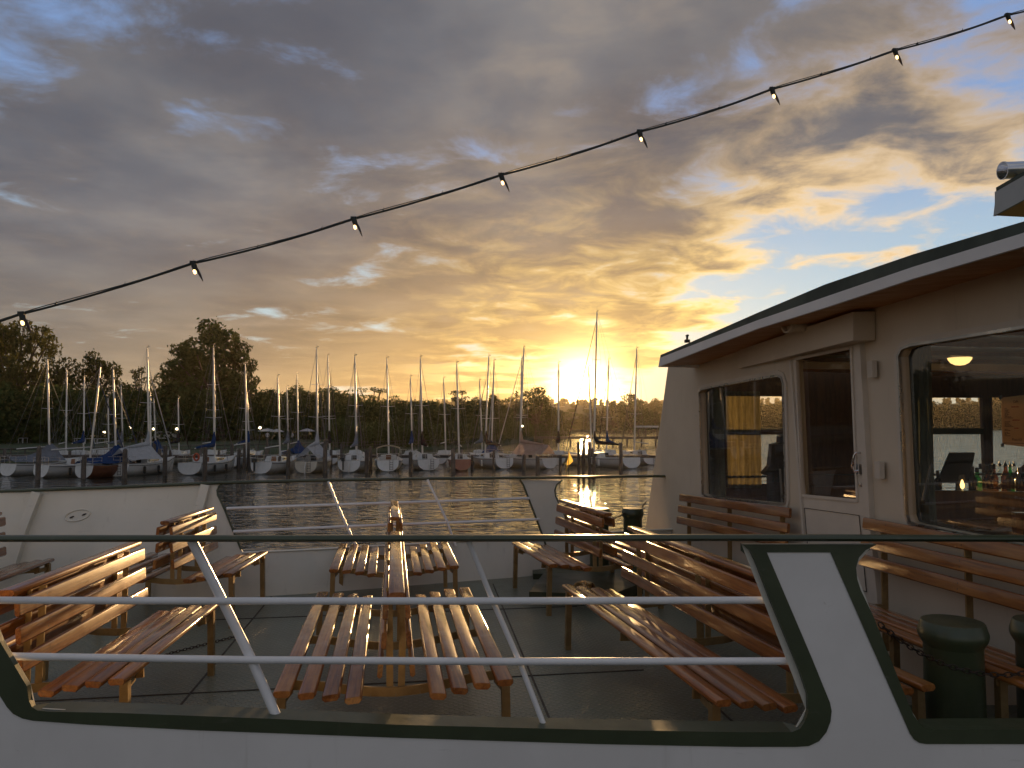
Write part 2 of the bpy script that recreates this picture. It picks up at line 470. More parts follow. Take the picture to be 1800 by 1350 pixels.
# far bulwark: rail curve and deck-edge curve
RAILF = [Vector((-13.2, 5.4, 1.22)), Vector((-9.5, 6.6, 1.08))] + [P(*q) for q in ((0, 865, 7.5), (200, 858, 7.6), (385, 850, 7.76), (590, 845, 8.1), (760, 842.5, 8.5), (920, 841, 8.9), (1145, 838, 9.75))] + [Vector((2.6, 9.95, 1.0)), Vector((9.5, 11.0, 1.0))]
def rail_at(x):
    q = RAILF
    for a, b in zip(q[:-1], q[1:]):
        if x <= b.x: t = (x - a.x) / (b.x - a.x); return a.lerp(b, t)
    return q[-1]
def far_pt(x, v, inset=0.):                         # v = 0 deck edge .. 1 rail
    r = rail_at(x); return Vector((x, r.y - .30 * (1 - v) - inset, r.z * v))
def FB(px, py, inset=0.):
    Y = 8.
    for _ in range(40):
        p = P(px, py, Y); r = rail_at(p.x); v = p.z / r.z
        Y = Y + .6 * (r.y - .30 * (1 - v) - inset - Y)
    return P(px, py, Y)

# deck
def deck_outline():
    far = [far_pt(x, 0) for x in [-13.0, -11, -9, -7.5, -6, -5, -4, -3, -2, -1, 0, 1, 2, 4, 6.5, 9.4]]
    near = [Vector((9.4, YN + .1, 0)), Vector((-4, YN + .1, 0)), Vector((-7, YN + .35, 0)), Vector((-10, YN + .95, 0)), Vector((-13.0, YN + 1.9, 0))]
    return [Vector((p.x, p.y, 0)) for p in far + near]
MB().prism(deck_outline(), (0, 0, -.05)).build('deck', DECKM, ship)
mb = MB()                                           # weld seams of the deck plates, 3 mm proud
for a, b in (((-2.9, 4.75), (.9, 5.35)), ((-2.6, 6.7), (.6, 7.2)), ((-1.8, 3.25), (-2.35, 7.6)), ((.35, 3.25), (-.2, 8.2)), ((1.4, 3.3), (.7, 8.4))):
    mb.bar((a[0], a[1], .002), (b[0], b[1], .002), .012, .005)
mb.build('deck_seam', pmat('seam_rust', (.030, .026, .018), (.05, .032, .02), 8., .5, .7), ship)

# hull sides down to the water
mb = MB()
xs = [9.5, 6, 3, 0, -3, -4, -7, -10, -13.2]
ny = [YN + .015, YN + .015, YN + .015, YN + .015, YN + .015, YN + .015, YN + .28, YN + .9, YN + 1.9]
top = [Vector((x, y, -.055)) for x, y in zip(xs, ny)]; bot = [Vector((x, y + .25, -2.6)) for x, y in zip(xs, ny)]
ft = [Vector((p.x, p.y, -.055)) for p in (far_pt(x, 0) for x in (-13.2, -9.5, -6, -4, -2, 0, 2, 5, 9.5))]; fb = [Vector((p.x, p.y - .35, -2.6)) for p in ft]
t = top + ft; b = bot + fb; n = len(t)
mb.add(t + b, [(i, (i + 1) % n, (i + 1) % n + n, i + n) for i in range(n)])
mb.build('hull', WHITE, ship)

# ---- near bulwark: white plate, green border round the openings, inner flange (sill)
wl = [(0, 1224), (12, 1243), (23, 1255), (39, 1263), (58, 1267), (155, 1274), (350, 1284), (700, 1297), (1050, 1308), (1300, 1313), (1400, 1313), (1422, 1311.5), (1440, 1303), (1453, 1287), (1460, 1268), (1462, 1250), (1459, 1235), (1426, 1154), (1348, 971)]
wr = [(1460, 971), (1596, 1281), (1600, 1290), (1607, 1300), (1616, 1306), (1628, 1308), (2500, 1308)]
left_up = [(-150, 971), (-100, 971), (-70, 1060)]
z0 = -.05
white = [NP(*q) for q in left_up + wl + wr]
white = [Vector((-4.0, YN, NP(0, 971).z))] + white + [Vector((9.5, YN, NP(0, 1308).z)), Vector((9.5, YN, z0)), Vector((-4.0, YN, z0))]
bw = MB().prism(white, (0, .012, 0)).build('bulwark', WHITE, ship)
inner_l = [(-66, 957), (-30, 1050), (0, 1128), (47, 1206), (51, 1232), (56, 1243), (66, 1249), (85, 1251), (202, 1253), (467, 1263), (700, 1274), (1050, 1283), (1300, 1287), (1392, 1287), (1406, 1281), (1415, 1268), (1421, 1250), (1420, 1222), (1407, 1183), (1355, 1057), (1328, 987), (1319, 968), (1306, 957)]
inner_r = [(1541, 957), (1522, 967), (1510, 980), (1505, 998), (1507, 1018), (1513, 1037), (1537, 1087), (1596, 1235), (1606, 1257), (1615, 1270), (1626, 1279), (1642, 1282), (2500, 1282)]
border = [NP(*q, YN - .004) for q in [(2500, 1308.5)]] + [NP(*q, YN - .004) for q in reversed(wr[:-1])] + [NP(*q, YN - .004) for q in reversed(wl)] + [NP(-70, 1060, YN - .004), NP(-112, 957, YN - .004)] + [NP(*q, YN - .004) for q in inner_l + inner_r]
MB().prism(border, (0, .0035, 0)).build('opening_border', GREEN, bw)
mb = MB()
for lp in (inner_l, inner_r):
    a = [NP(*q, YN - .003) for q in dens(lp, 60)]; k = len(a)
    dz_ = [abs((a[min(i + 1, k - 1)] - a[max(i - 1, 0)]).normalized().z) for i in range(k)]
    dp_ = [.115 - .09 * min(1, q * 1.4) for q in dz_]
    b = [p + Vector((0, q, 0)) for p, q in zip(a, dp_)]
    mid = [p + Vector((0, .108, 0)) for p in a]
    mb.add(a + b, [(i, i + 1, i + 1 + k, i + k) for i in range(k - 1)])
    # inner lip turned down
    c = [p + Vector((0, q, -.03)) for p, q in zip(a, dp_)]
    mb.add(b + c, [(i, i + 1, i + 1 + k, i + k) for i in range(k - 1)])
mb.build('opening_flange', GREEN, bw)
# inner skin of the bulwark (the side that faces the deck)
skin = [Vector((p.x, YN + .02, p.z)) for p in [NP(*q) for q in [(-66, 957), (0, 1128), (47, 1206), (56, 1248), (202, 1256), (700, 1277), (1300, 1290), (1400, 1287), (1420, 1250), (1306, 957), (1541, 957), (1505, 998), (1596, 1235), (1626, 1284), (2500, 1285)]]]
skin = [Vector((-4.0, YN + .02, 1.2))] + skin + [Vector((9.4, YN + .02, skin[-1].z)), Vector((9.4, YN + .02, .0)), Vector((-4.0, YN + .02, .0))]
MB().prism(skin, (0, .006, 0)).build('bulwark_lining', CREAM, bw)
# bow part of the near bulwark, outside the frame to the left
mb = MB()
bp = [(-4.0, YN), (-7, YN + .27), (-10, YN + .88), (-13.2, YN + 1.9)]
for (x0, y0), (x1, y1) in zip(bp[:-1], bp[1:]):
    mb.add([(x0, y0, -.06), (x1, y1, -.06), (x1, y1, 1.22), (x0, y0, 1.22)], [(0, 1, 2, 3)])
mb.build('bow_plating', WHITE, ship)

# rail on top: rounded flat bar
def railbar(pts, w, h, name, mat, parent, n=10):
    return MB().tube(pts, w, n, flat=h / w).build(name, mat, parent)
nr = [NP(-1200, 938), NP(-400, 945.5), NP(0, 946.5), NP(500, 946.5), NP(900, 946), NP(1300, 945), NP(1800, 946.5), NP(3200, 952)]
hr = railbar(nr, .029, .0135, 'handrail', GREEN, ship)
# horizontal guard tubes and slanted stanchions
yt = YN + .055
for pts, r in ((((-72, 1055), (400, 1056.5), (900, 1056.5), (1357, 1055)), .0152), (((8, 1153.5), (440, 1160), (900, 1163), (1398, 1162)), .0152)):
    MB().tube([P(*q, yt) for q in pts], r, 12).build('guard_rail', TUBEW, ship)
st1 = MB().tube([P(337, 950, YN + .02), P(391, 1056, yt + .022), P(443, 1161, yt + .022), P(485, 1257, YN + .06)], .0195, 12).build('stanchion', TUBEW, ship)
st2 = MB().tube([P(823, 950, YN + .02), P(866, 1056, yt + .02), P(913, 1163, yt + .02), P(955, 1272, YN + .06)], .0115, 12).build('stanchion', TUBEW, ship)

# ---- far bulwark
def far_plate(pxs, name, mat, parent, step=30, off=(0, .014, 0), inset=0.):
    return MB().prism([FB(*q, inset) for q in dens(pxs + [pxs[0]], step)[:-1]], off).build(name, mat, parent)
def far_plate_x(lo, hi, vlo, vhi, name, mat, parent, n=14):
    mb = MB(); xs = [lo + (hi - lo) * i / n for i in range(n + 1)]
    a = [far_pt(x, vlo) for x in xs]; b = [far_pt(x, vhi) for x in xs]
    k = n + 1
    a2 = [p + Vector((0, .014, 0)) for p in a]; b2 = [p + Vector((0, .014, 0)) for p in b]
    vs = a + b + a2 + b2
    fs = [(i, i + 1, i + 1 + k, i + k) for i in range(n)] + [(i + 2 * k, i + 3 * k, i + 1 + 3 * k, i + 1 + 2 * k) for i in range(n)]
    fs += [(i + k, i + 1 + k, i + 1 + 3 * k, i + 3 * k) for i in range(n)] + [(i, i + 2 * k, i + 1 + 2 * k, i + 1) for i in range(n)]
    return mb.add(vs, fs).build(name, mat, parent)
VS = .375                                            # sill of the openings as a share of the height
xl = FB(429, 972).x
fbw = far_plate_x(-13.1, xl, 0.0, .999, 'bulwark', CREAM, ship, 18)
# cut: rebuild the solid part with its slanted, rounded end
bpy.data.objects.remove(fbw)
mb = MB(); xs = [-13.1, -11, -9, -7.5, -6.5, -5.8, -5.2, -4.6, -4.0, -3.6, -3.2]
a = [far_pt(x, 0) for x in xs]; b = [far_pt(x, .998) for x in xs]; k = len(xs)
mb.add(a + b, [(i, i + 1, i + 1 + k, i + k) for i in range(k - 1)])
mb.add([p + Vector((0, .014, 0)) for p in a + b], [(i, i + k, i + 1 + k, i + 1) for i in range(k - 1)])
endc = [(390, 851), (385, 855), (382, 862), (383, 870), (388, 880), (397, 900), (410, 932), (424, 966)]
poly = [far_pt(-3.2, 0), far_pt(-3.2, .5), far_pt(-3.2, .998)] + [FB(*q) for q in endc] + [far_pt(xl, VS), far_pt(xl, 0)]
mb.prism(poly, (0, .014, 0))
fbw = mb.build('bulwark', CREAM, ship, fix=False)
far_plate_x(xl, 9.3, 0., VS, 'bulwark', CREAM, ship, 22)
edge = [FB(*q) + Vector((0, -.004, 0)) for q in endc]
MB().tube(edge, .010, 6).build('opening_border', GREEN, fbw)
# post between the two far openings
pl = [(914, 843), (920, 853), (935, 892), (955, 945), (962, 966)]
pr = [(1020, 960), (1008, 935), (985, 891), (977, 872), (975.5, 862), (979, 852), (988, 844)]
fp = MB().prism([FB(*q) for q in pl + pr], (0, .014, 0)).build('bulwark', CREAM, ship)
MB().tube([FB(*q) + Vector((0, -.003, 0)) for q in pl], .012, 6).build('opening_border', GREEN, fp)
MB().tube([FB(*q) + Vector((0, -.003, 0)) for q in reversed(pr)], .010, 6).build('opening_border', GREEN, fp)
MB().tube([p + Vector((0, 0, .008)) for p in RAILF], .034, 10, flat=.5).build('handrail', GREEN, ship)
sl = [far_pt(x, VS) + Vector((0, .01, .006)) for x in (xl - .02, -2, -1.4, -.7, 0, .6, 1.2, 2.2)]
MB().tube(sl, .022, 8, flat=.5).build('sill_rail', CREAM, ship)
for q in (((398, 894), (600, 887), (930, 876)), ((410, 935), (600, 926), (948, 913))):
    MB().tube([FB(*p, .01) for p in dens(list(q), 60)], .0155, 8).build('guard_rail', TUBEW, ship)
for q in (((577, 846), (594, 890), (612, 930), (632, 971)), ((751, 843), (769, 880), (786, 917), (801, 960))):
    MB().tube([FB(*p, .03) for p in q], .014, 8).build('stanchion', TUBEW, ship)
# stiffener ribs on the solid part, hawse fitting
for q in (((66, 866), (41, 930), (17, 1010)), ((362, 853), (352, 890), (340, 960))):
    pts = [FB(*p, .03) for p in q]
    mb = MB()
    for p0, p1 in zip(pts[:-1], pts[1:]): mb.bar(p0, p1, .085, .06, (0, -1, 0))
    mb.build('stiffener', CREAM, fbw)
c0 = FB(136, 906, .0)
ring = [FB(136 + 22 * math.cos(a), 906 + 9.5 * math.sin(a) - 4.2 * math.cos(a), .004) for a in [i * 2 * math.pi / 28 for i in range(29)]]
MB().tube(ring, .006, 6).build('fairlead', CREAM, fbw)
mb = MB()
for px, py in ((126, 909), (147.5, 904.5)):
    mb.prism([FB(px + 4.2 * math.cos(a), py + 1.5 * math.sin(a) - 1.6 * math.cos(a), .006) for a in [i * 2 * math.pi / 10 for i in range(10)]], (0, .005, 0))
mb.build('hawse_hole', BLACK, fbw)


# ---- bollards
def bollard(x, y, zb, zt, r, parent):
    h = zt - zb
    mb = MB().lathe([(r * 1.06, 0), (r * 1.06, .018), (r * .86, .03), (r * .84, h - .11), (r * .88, h - .095), (r * .86, h - .085)], (x, y, zb), 28)
    b = mb.build('bollard', GREEN, parent)
    MB().lathe([(r * .84, h - .118), (r * .97, h - .082), (r * 1.0, h - .066), (r * 1.0, h - .052), (r * .985, h - .044), (r * .91, h - .006), (r * .885, h - .001), (0.001, h)], (x, y, zb), 28).build('bollard_cap', GREEN, b)
    return b
bx = MB().box((2.72, 3.82, .10), (1.9, .62, .20)).build('bollard_base', GREEN, ship)
b1 = PZ(1655, 1081, .72); bollard(b1.x, 3.82, .20, .715, .156, ship)
bollard(P(1838, 1075, 3.82).x, 3.82, .20, .715, .156, ship)
for px in (1112, 1053): 
    p = P(px, 893, 9.0 if px > 1100 else 8.9); bollard(p.x, p.y, 0.0, p.z, .128, ship)
MB().box((.98, 8.75, .03), (1.5, .6, .06)).build('bollard_base', GREEN, ship)
# low deck hatch with a brass vent between the benches
hp = [PZ(930, 1040, .11), PZ(1075, 1045, .11), PZ(1130, 1024, .11), PZ(1088, 1003, .11), PZ(955, 1008, .11)]
MB().prism([Vector((p.x, p.y, .0)) for p in hp], (0, 0, .11)).build('deck_hatch', GREEN, ship)
vp = PZ(1026, 1040, .12)
MB().lathe([(.07, 0), (.07, .05), (.10, .055), (.105, .075), (.085, .10), (.04, .115), (.001, .118)], (vp.x, vp.y - .05, .11), 20).build('deck_vent', pmat('brass', (.7, .48, .2), (.55, .36, .14), 8., .2, .35, 1.), ship)


# ================================================================== CABIN
WN = Vector((1, .163, .02)); WC = 3.52 + .02 * CZ - 0.0        # front wall plane
def W(px, py, out=0.):                               # point on the front wall, moved 'out' metres towards the bow
    return PP(px, py, WN, WC - out * WN.length)
OUT = -WN.normalized()                               # unit vector out of the wall (towards the bow)
wall_outer = [W(1176, 632), W(1135, 928), W(1106, 1140)]
zt = W(1990, 1).z
def WY(y, z, out=0.): return Vector((WC - out * WN.length - .163 * y - .02 * z, y, z))
cor_b = WY(W(1106, 1140).y, .0); 
wall_outer = [W(1176, 632), W(1135, 928), W(1118, 1052), WY(3.62, .0), WY(3.62, 2.62), W(1600, 500), W(1400, 560)]
def rr(pts, it=2): return smooth_loop(pts, it)
w1 = [(1237, 868), (1232, 700), (1231, 690), (1236, 685), (1250, 682), (1355, 663), (1369, 661), (1376, 664), (1379, 674), (1384, 878), (1383, 884), (1378, 885), (1245, 873)]
w2 = [(1597, 905), (1584, 640), (1583, 627), (1589, 614), (1604, 608), (1800, 577), (1928, 556), (1944, 558), (1950, 572), (1962, 980), (1957, 988), (1945, 987), (1726, 943), (1612, 921), (1601, 917)]
dr = [(1400, 632), (1496, 612), (1507, 879), (1411, 870)]
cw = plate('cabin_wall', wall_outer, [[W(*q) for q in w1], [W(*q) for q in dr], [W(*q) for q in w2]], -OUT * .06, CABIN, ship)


def rim(loop, w, d, name, mat, parent, out=0.0, closed=True):
    """raised rim round an opening: rectangular section swept along the loop"""
    pts = [W(*q, out) for q in loop]; n = len(pts); c = sum(pts, Vector()) / n
    vs = []
    for i, p in enumerate(pts):
        e = (pts[(i + 1) % n] - pts[i - 1]).normalized(); s = e.cross(OUT).normalized()
        if s.dot(p - c) < 0: s = -s
        vs += [p - s * .004, p + s * w, p + s * w + OUT * d, p - s * .004 + OUT * d]
    fs = []
    for i in range(n):
        j = (i + 1) % n
        for a, b in ((0, 1), (1, 2), (2, 3), (3, 0)): fs.append((i * 4 + a, i * 4 + b, j * 4 + b, j * 4 + a))
    return MB().add(vs, fs).build(name, mat, parent)
def pane(loop, name, parent, out=-.03):
    return MB().prism([W(*q, out) for q in loop], -OUT * .006).build(name, GLASS, parent)
def grow(loop, k):
    cx = sum(p[0] for p in loop) / len(loop); cy_ = sum(p[1] for p in loop) / len(loop)
    return [(cx + (x - cx) * k, cy_ + (y - cy_) * k) for x, y in loop]
for loop, nm in ((w1, 'window'), (w2, 'window')):
    wn = rim(loop, .052, .016, nm, CABINF, ship)
    rim(loop, .014, .024, 'window_seal', STEEL, wn, .0)
    pane(grow(loop, 1.004), 'window_pane', wn)
# door: frame leaf, glazing, lower panel, hinges, handle
leaf_o = [W(1391, 634, .022), W(1510, 598, .022), W(1530, 905, .022), W(1545, 1075, .022), W(1416, 1042, .022)]
door = plate('door', leaf_o, [[W(*q, .022) for q in dr]], -OUT * .02, CABINF, ship)
mb = MB()
dro = [W(*q, .024) for q in ((1399, 631), (1497, 611), (1508, 880), (1410, 871))]
for a, b in zip(dro, dro[1:] + dro[:1]): mb.bar(a, b, .022, .02, OUT)
mb.build('door_frame', CABINF, door)
MB().prism([W(*q, -.02) for q in grow(dr, 1.004)], -OUT * .006).build('door_pane', GLASS, door)
pnl = [(1414, 893), (1510, 906), (1523, 1040), (1424, 1015)]
MB().prism([W(*q, .024) for q in pnl], OUT * .004).build('door_panel', CABINF, door)
mb = MB()
pl_ = [W(*q, .03) for q in pnl]
for a, b in zip(pl_, pl_[1:] + pl_[:1]): mb.bar(a, b, .005, .004, OUT)
mb.build('panel_groove', DARKP, door)
h0 = [W(1515, 796, .024), W(1506, 796, .07), W(1502, 800, .075), W(1499, 812, .078), W(1498, 822, .076), W(1502, 829, .066), W(1510, 828, .05)]
MB().tube(h0, .0085, 8).build('handle', CHROME, door)
MB().box(W(1510, 825, .04), (.03, .03, .075)).build('lock_plate', CHROME, door)
MB().lathe([(.016, 0), (.016, .006), (.005, .008)], W(1513, 852, .023), 12, OUT).build('keyhole', STEEL, door)
for a, b, w_ in (((1511, 596), (1531, 940), .06), ((1392, 633), (1416, 945), .03)):
    jb = MB().bar(W(*a, .02), W(*b, .02), w_, .045, OUT)
    if a[0] > 1500: jb.bar(W(1531, 940.5, .02), W(1546, 1085, .02), .06, .045, OUT)
    jb.build('door_jamb', CABINF, ship)
for (px, py) in ((1533, 649), (1546, 826)):
    MB().box(W(px, py, .035), (.035, .075, .12)).build('hinge', CABINF, door)
# box over the door (roller cover): tapers to the far end
A0, A1 = W(1301, 648, .012), W(1538, 598, .012)
t0, t1 = W(1303, 615, .012), W(1538, 548, .012)
d0 = OUT * .02; d1 = OUT * .17
mb = MB().add([A0, t0, t1, A1, A0 + d0, t0 + d0, t1 + d1, A1 + d1], [(0, 1, 2, 3), (4, 7, 6, 5), (0, 4, 5, 1), (1, 5, 6, 2), (2, 6, 7, 3), (3, 7, 4, 0)])
mb.build('roller_cover', CABIN, ship)
# round horn speaker under the eave, facing the bow
hc = W(1418, 572, .10)
MB().lathe([(.055, -.1), (.055, .14), (.066, .15), (.07, .18), (.066, .195), (.05, .195), (.045, .16), (.001, .15)], hc, 20, OUT + Vector((0, -.12, 0))).build('horn_speaker', CABIN, ship)

# far side wall of the cabin with its windows on the lake
SN = Vector((-.16, 1, 0)); SC = 9.49 + .12
def S(px, py, out=0.): return PP(px, py, SN, SC - out)
def SX(x, z, out=0.): return Vector((x, SC - out + .16 * x, z))
so = [SX(S(1178, 700).x, .0), SX(9.2, .0), SX(9.2, 2.55), SX(S(1178, 700).x, 2.5)]
hA = [(1272, 694), (1378, 695), (1382, 852), (1276, 852)]
hB = [(1560, 697), (1727, 697.5), (1733, 868), (1566, 868)]
hC = [(1741, 697), (2060, 694), (2064, 868), (1744, 868)]
sw = plate('cabin_wall', so, [[S(*q) for q in h] for h in (hA, hB, hC)], SN * .06, INWOOD, ship)
for h, bar in ((hA, ((1272, 759), (1380, 759.5))), (hB, ((1560, 758), (1731, 758))), (hC, None)):
    fr = MB(); pp = [S(*q, .012) for q in h]
    for a, b in zip(pp, pp[1:] + pp[:1]): fr.bar(a, b, .03, .03, SN)
    o = fr.build('window', INWOOD, ship)
    MB().prism([S(*q, -.03) for q in h], SN * .005).build('window_pane', GLASS, o)
    if bar: MB().bar(S(*bar[0], .0), S(*bar[1], .0), .05, .07 if bar[0][0] < 1500 else .085, (0, 0, 1)).build('window_bar', GREEN if bar[0][0] > 1500 else INWOOD, o)
# room: floor, ceiling, near side and back walls
fl = [WY(9.6, .12, -.07), WY(3.7, .12, -.07), Vector((9.1, 3.7, .12)), Vector((9.1, 11.0, .12))]
MB().prism(fl, (0, 0, -.04)).build('cabin_floor', INFLOOR, ship)
ce = [WY(9.4, 2.44, -.07), WY(3.7, 2.44, -.07), Vector((9.1, 3.7, 2.44)), Vector((9.1, 10.9, 2.44))]
MB().prism(ce, (0, 0, .04)).build('cabin_ceiling', INCEIL, ship)
mb = MB()
for i in range(7):
    y = 4.3 + i * .85
    mb.bar(WY(y, 2.42, -.1), Vector((9.0, y + .9, 2.42)), .06, .05)
mb.build('ceiling_batten', INWOOD, ship)
MB().prism([WY(3.60, .0, -.06), Vector((9.2, 3.60, .0)), Vector((9.2, 3.60, 2.80)), WY(3.60, 2.70, -.06)], (0, .05, 0)).build('cabin_wall', CABIN, ship)
MB().prism([Vector((9.15, 3.66, .0)), Vector((9.15, 11.0, .0)), Vector((9.15, 11.0, 2.5)), Vector((9.15, 3.66, 2.5))], (.05, 0, 0)).build('cabin_wall', INWOOD, ship)
# raked side plate at the far front corner
q0, q1 = W(1176, 640), W(1118, 1052)
MB().prism([q0, q1, SX(q1.x + .3, q1.z), SX(q0.x + .35, q0.z)], (.03, .02, 0)).build('cabin_wall', CABIN, ship)

# roof: fascia, dark green edge, soffit, top
EC = 3.02
def E_(px, py, out=0.): return PP(px, py, Vector((1, .163, 0)), EC - out)
top_g = [(1161, 624), (1215, 601), (1331, 550), (1450, 500), (1605, 447), (1800, 389), (1990, 338), (2100, 312)]
mid_w = [(1160, 629), (1216, 607), (1331, 563), (1450, 522), (1605, 469), (1800, 409), (1990, 357), (2100, 330)]
low_w = [(1157, 645), (1216, 622), (1331, 578), (1450, 541), (1605, 490), (1800, 433), (1990, 383), (2100, 357)]
def ribbon(a, b, back):
    k = len(a); back = Vector(back)
    vs = a + b + [p + back for p in a] + [p + back for p in b]
    fs = [(i, i + 1, i + 1 + k, i + k) for i in range(k - 1)] + [(i + 2 * k, i + 3 * k, i + 1 + 3 * k, i + 1 + 2 * k) for i in range(k - 1)]
    fs += [(i, i + 2 * k, i + 1 + 2 * k, i + 1) for i in range(k - 1)] + [(i + k, i + 1 + k, i + 1 + 3 * k, i + 3 * k) for i in range(k - 1)]
    fs += [(0, k, 3 * k, 2 * k), (k - 1, 3 * k - 1, 4 * k - 1, 2 * k - 1)]
    return MB().add(vs, fs)
g_top = [E_(*q, -.03) for q in top_g]; g_mid = [E_(*q, -.03) for q in mid_w]
ribbon([p + Vector((.0, 0, .0)) for p in g_top], [p + Vector((0, 0, -.02)) for p in g_mid], (.06, 0, 0)).build('roof_edge', pmat('roof_green', (.050, .066, .048), (.036, .046, .034), 3., .5, .65), ship)
f_hi = [E_(*q) for q in mid_w]; f_lo = [E_(*q) for q in low_w]
ribbon(f_hi, f_lo, (.022, 0, 0)).build('fascia', FASCIA, ship)
k = len(f_lo)
lo2 = [p + Vector((.02, .0, .002)) for p in f_lo]
def wall_meet(p): return Vector((WC - .163 * p.y - .02 * p.z + .03, p.y, p.z + .035))
so2 = [wall_meet(p) for p in lo2]
MB().add(lo2 + so2 + [p + Vector((0, 0, .02)) for p in lo2] + [p + Vector((0, 0, .02)) for p in so2],
         [(i, i + 1, i + 1 + k, i + k) for i in range(k - 1)] + [(i + 2 * k, i + 3 * k, i + 1 + 3 * k, i + 1 + 2 * k) for i in range(k - 1)]).build('soffit', SOFFIT, ship)
rt = [p + Vector((.05, 0, -.004)) for p in g_top]
MB().add(rt + [Vector((9.4, p.y + 1.0, p.z + .05)) for p in rt], [(i, i + 1, i + 1 + k, i + k) for i in range(k - 1)]).build('roof', MATS['roof_green'], ship)
# side eave at the far end, closing plate over the wall top
e0, e1 = f_hi[0], f_lo[0]
MB().prism([e0, e1, e1 + Vector((7.5, 1.2, 0)), e0 + Vector((7.5, 1.2, 0))], (.004, .02, 0)).build('fascia', FASCIA, ship)
MB().prism([e1 + Vector((.02, .02, .003)), so2[0] + Vector((0, .05, 0)), Vector((9.0, 11.3, so2[0].z)), Vector((9.0, 11.9, so2[0].z))], (0, 0, .01)).build('soffit', SOFFIT, ship)
cl = E_(1208, 603, -.10)
mb = MB().box(cl + Vector((0, 0, .02)), (.05, .05, .03)); mb.tube([cl + Vector((0, 0, .02)), cl + Vector((0, 0, .075))], .012, 8).tube([cl + Vector((0, -.04, .075)), cl + Vector((0, .03, .08))], .011, 8)
mb.build('roof_cleat', BLACK, ship)
# wheelhouse roof corner with search light
c0 = P(1746, 380, 6.2); dv = Vector((.163, -1, .15)).normalized(); ax = Vector((1, .16, 0)).normalized()
hh = Vector((.03, 0, .205))
pa, pb = c0, c0 + dv * 2.2
a, b, c_, d_ = pa, pb, pb + ax * 3, pa + ax * 3
MB().add([a, b, b + hh, a + hh, a + Vector((.02, 0, 0)), b + Vector((.02, 0, 0)), b + hh + Vector((.02, 0, 0)), a + hh + Vector((.02, 0, 0))],
         [(0, 1, 2, 3), (4, 7, 6, 5), (0, 4, 5, 1), (3, 2, 6, 7), (0, 3, 7, 4), (1, 5, 6, 2)]).build('wheelhouse_fascia', pmat('wheelhouse_grey', (.40, .40, .385), (.35, .35, .335), 3., .4, .5), ship)
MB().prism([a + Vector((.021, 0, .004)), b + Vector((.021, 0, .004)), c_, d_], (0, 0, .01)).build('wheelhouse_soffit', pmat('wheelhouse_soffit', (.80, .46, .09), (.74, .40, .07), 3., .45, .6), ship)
t_ = hh + Vector((0, 0, .003))
MB().prism([a + t_, b + t_, c_ + t_, d_ + t_], (0, 0, .03)).build('wheelhouse_roof', MATS['roof_green'], ship)
MB().prism([d_ + Vector((0, 0, .012)), a + Vector((.025, .003, .012)), a + t_, d_ + t_], (0, .018, 0)).build('wheelhouse_fascia', pmat('wheelhouse_grey', (.40, .40, .385), (.35, .35, .335), 3., .4, .5), ship)
def proj(p):
    q = p - Vector((0, 0, CZ)); f_ = Vector((0, math.cos(TH), math.sin(TH))); u_ = Vector((0, -math.sin(TH), math.cos(TH)))
    return 900 + F * q.x / q.dot(f_), 675 - F * q.dot(u_) / q.dot(f_)
tt = 0.
while proj(pa + hh + dv * tt)[0] < 1769: tt += .01
base_ = pa + hh + dv * tt + ax * .10 + Vector((0, 0, .03)); s0 = P(1768.5, 299, base_.y)
s0 = Vector((base_.x, base_.y, s0.z)); sd = Vector((-1, -.03, -.05)).normalized()
sl_ = MB().lathe([(.055, -.135), (.066, -.125), (.069, -.11), (.069, .105), (.073, .11), (.073, .122), (.066, .122), (.055, .07), (.03, .03), (.012, .02), (.012, .05), (.001, .05)], s0, 28, sd).build('search_light', CHROME, ship)
MB().lathe([(.001, .045), (.010, .05), (.012, .06), (.008, .075), (.001, .08)], s0, 12, sd).build('lamp_bulb', STEEL, sl_)
MB().tube([s0 + Vector((0, 0, -.06)), Vector((s0.x, s0.y, base_.z - .04))], .012, 8).build('lamp_bracket', STEEL, sl_)
# ceiling lamp (lit)
lc = P(1687, 629, 8.4)
la = MB().lathe([(.13, 0), (.14, .012), (.13, .03), (.05, .045), (.001, .046)], lc, 24).build('ceiling_lamp', STEEL, ship)
MB().lathe([(.001, -.085), (.05, -.078), (.09, -.055), (.115, -.02), (.12, 0)], lc, 24).build('lamp_dome', emit_mat('lamp_glass_lit', (1., .62, .22), 1.35), la)


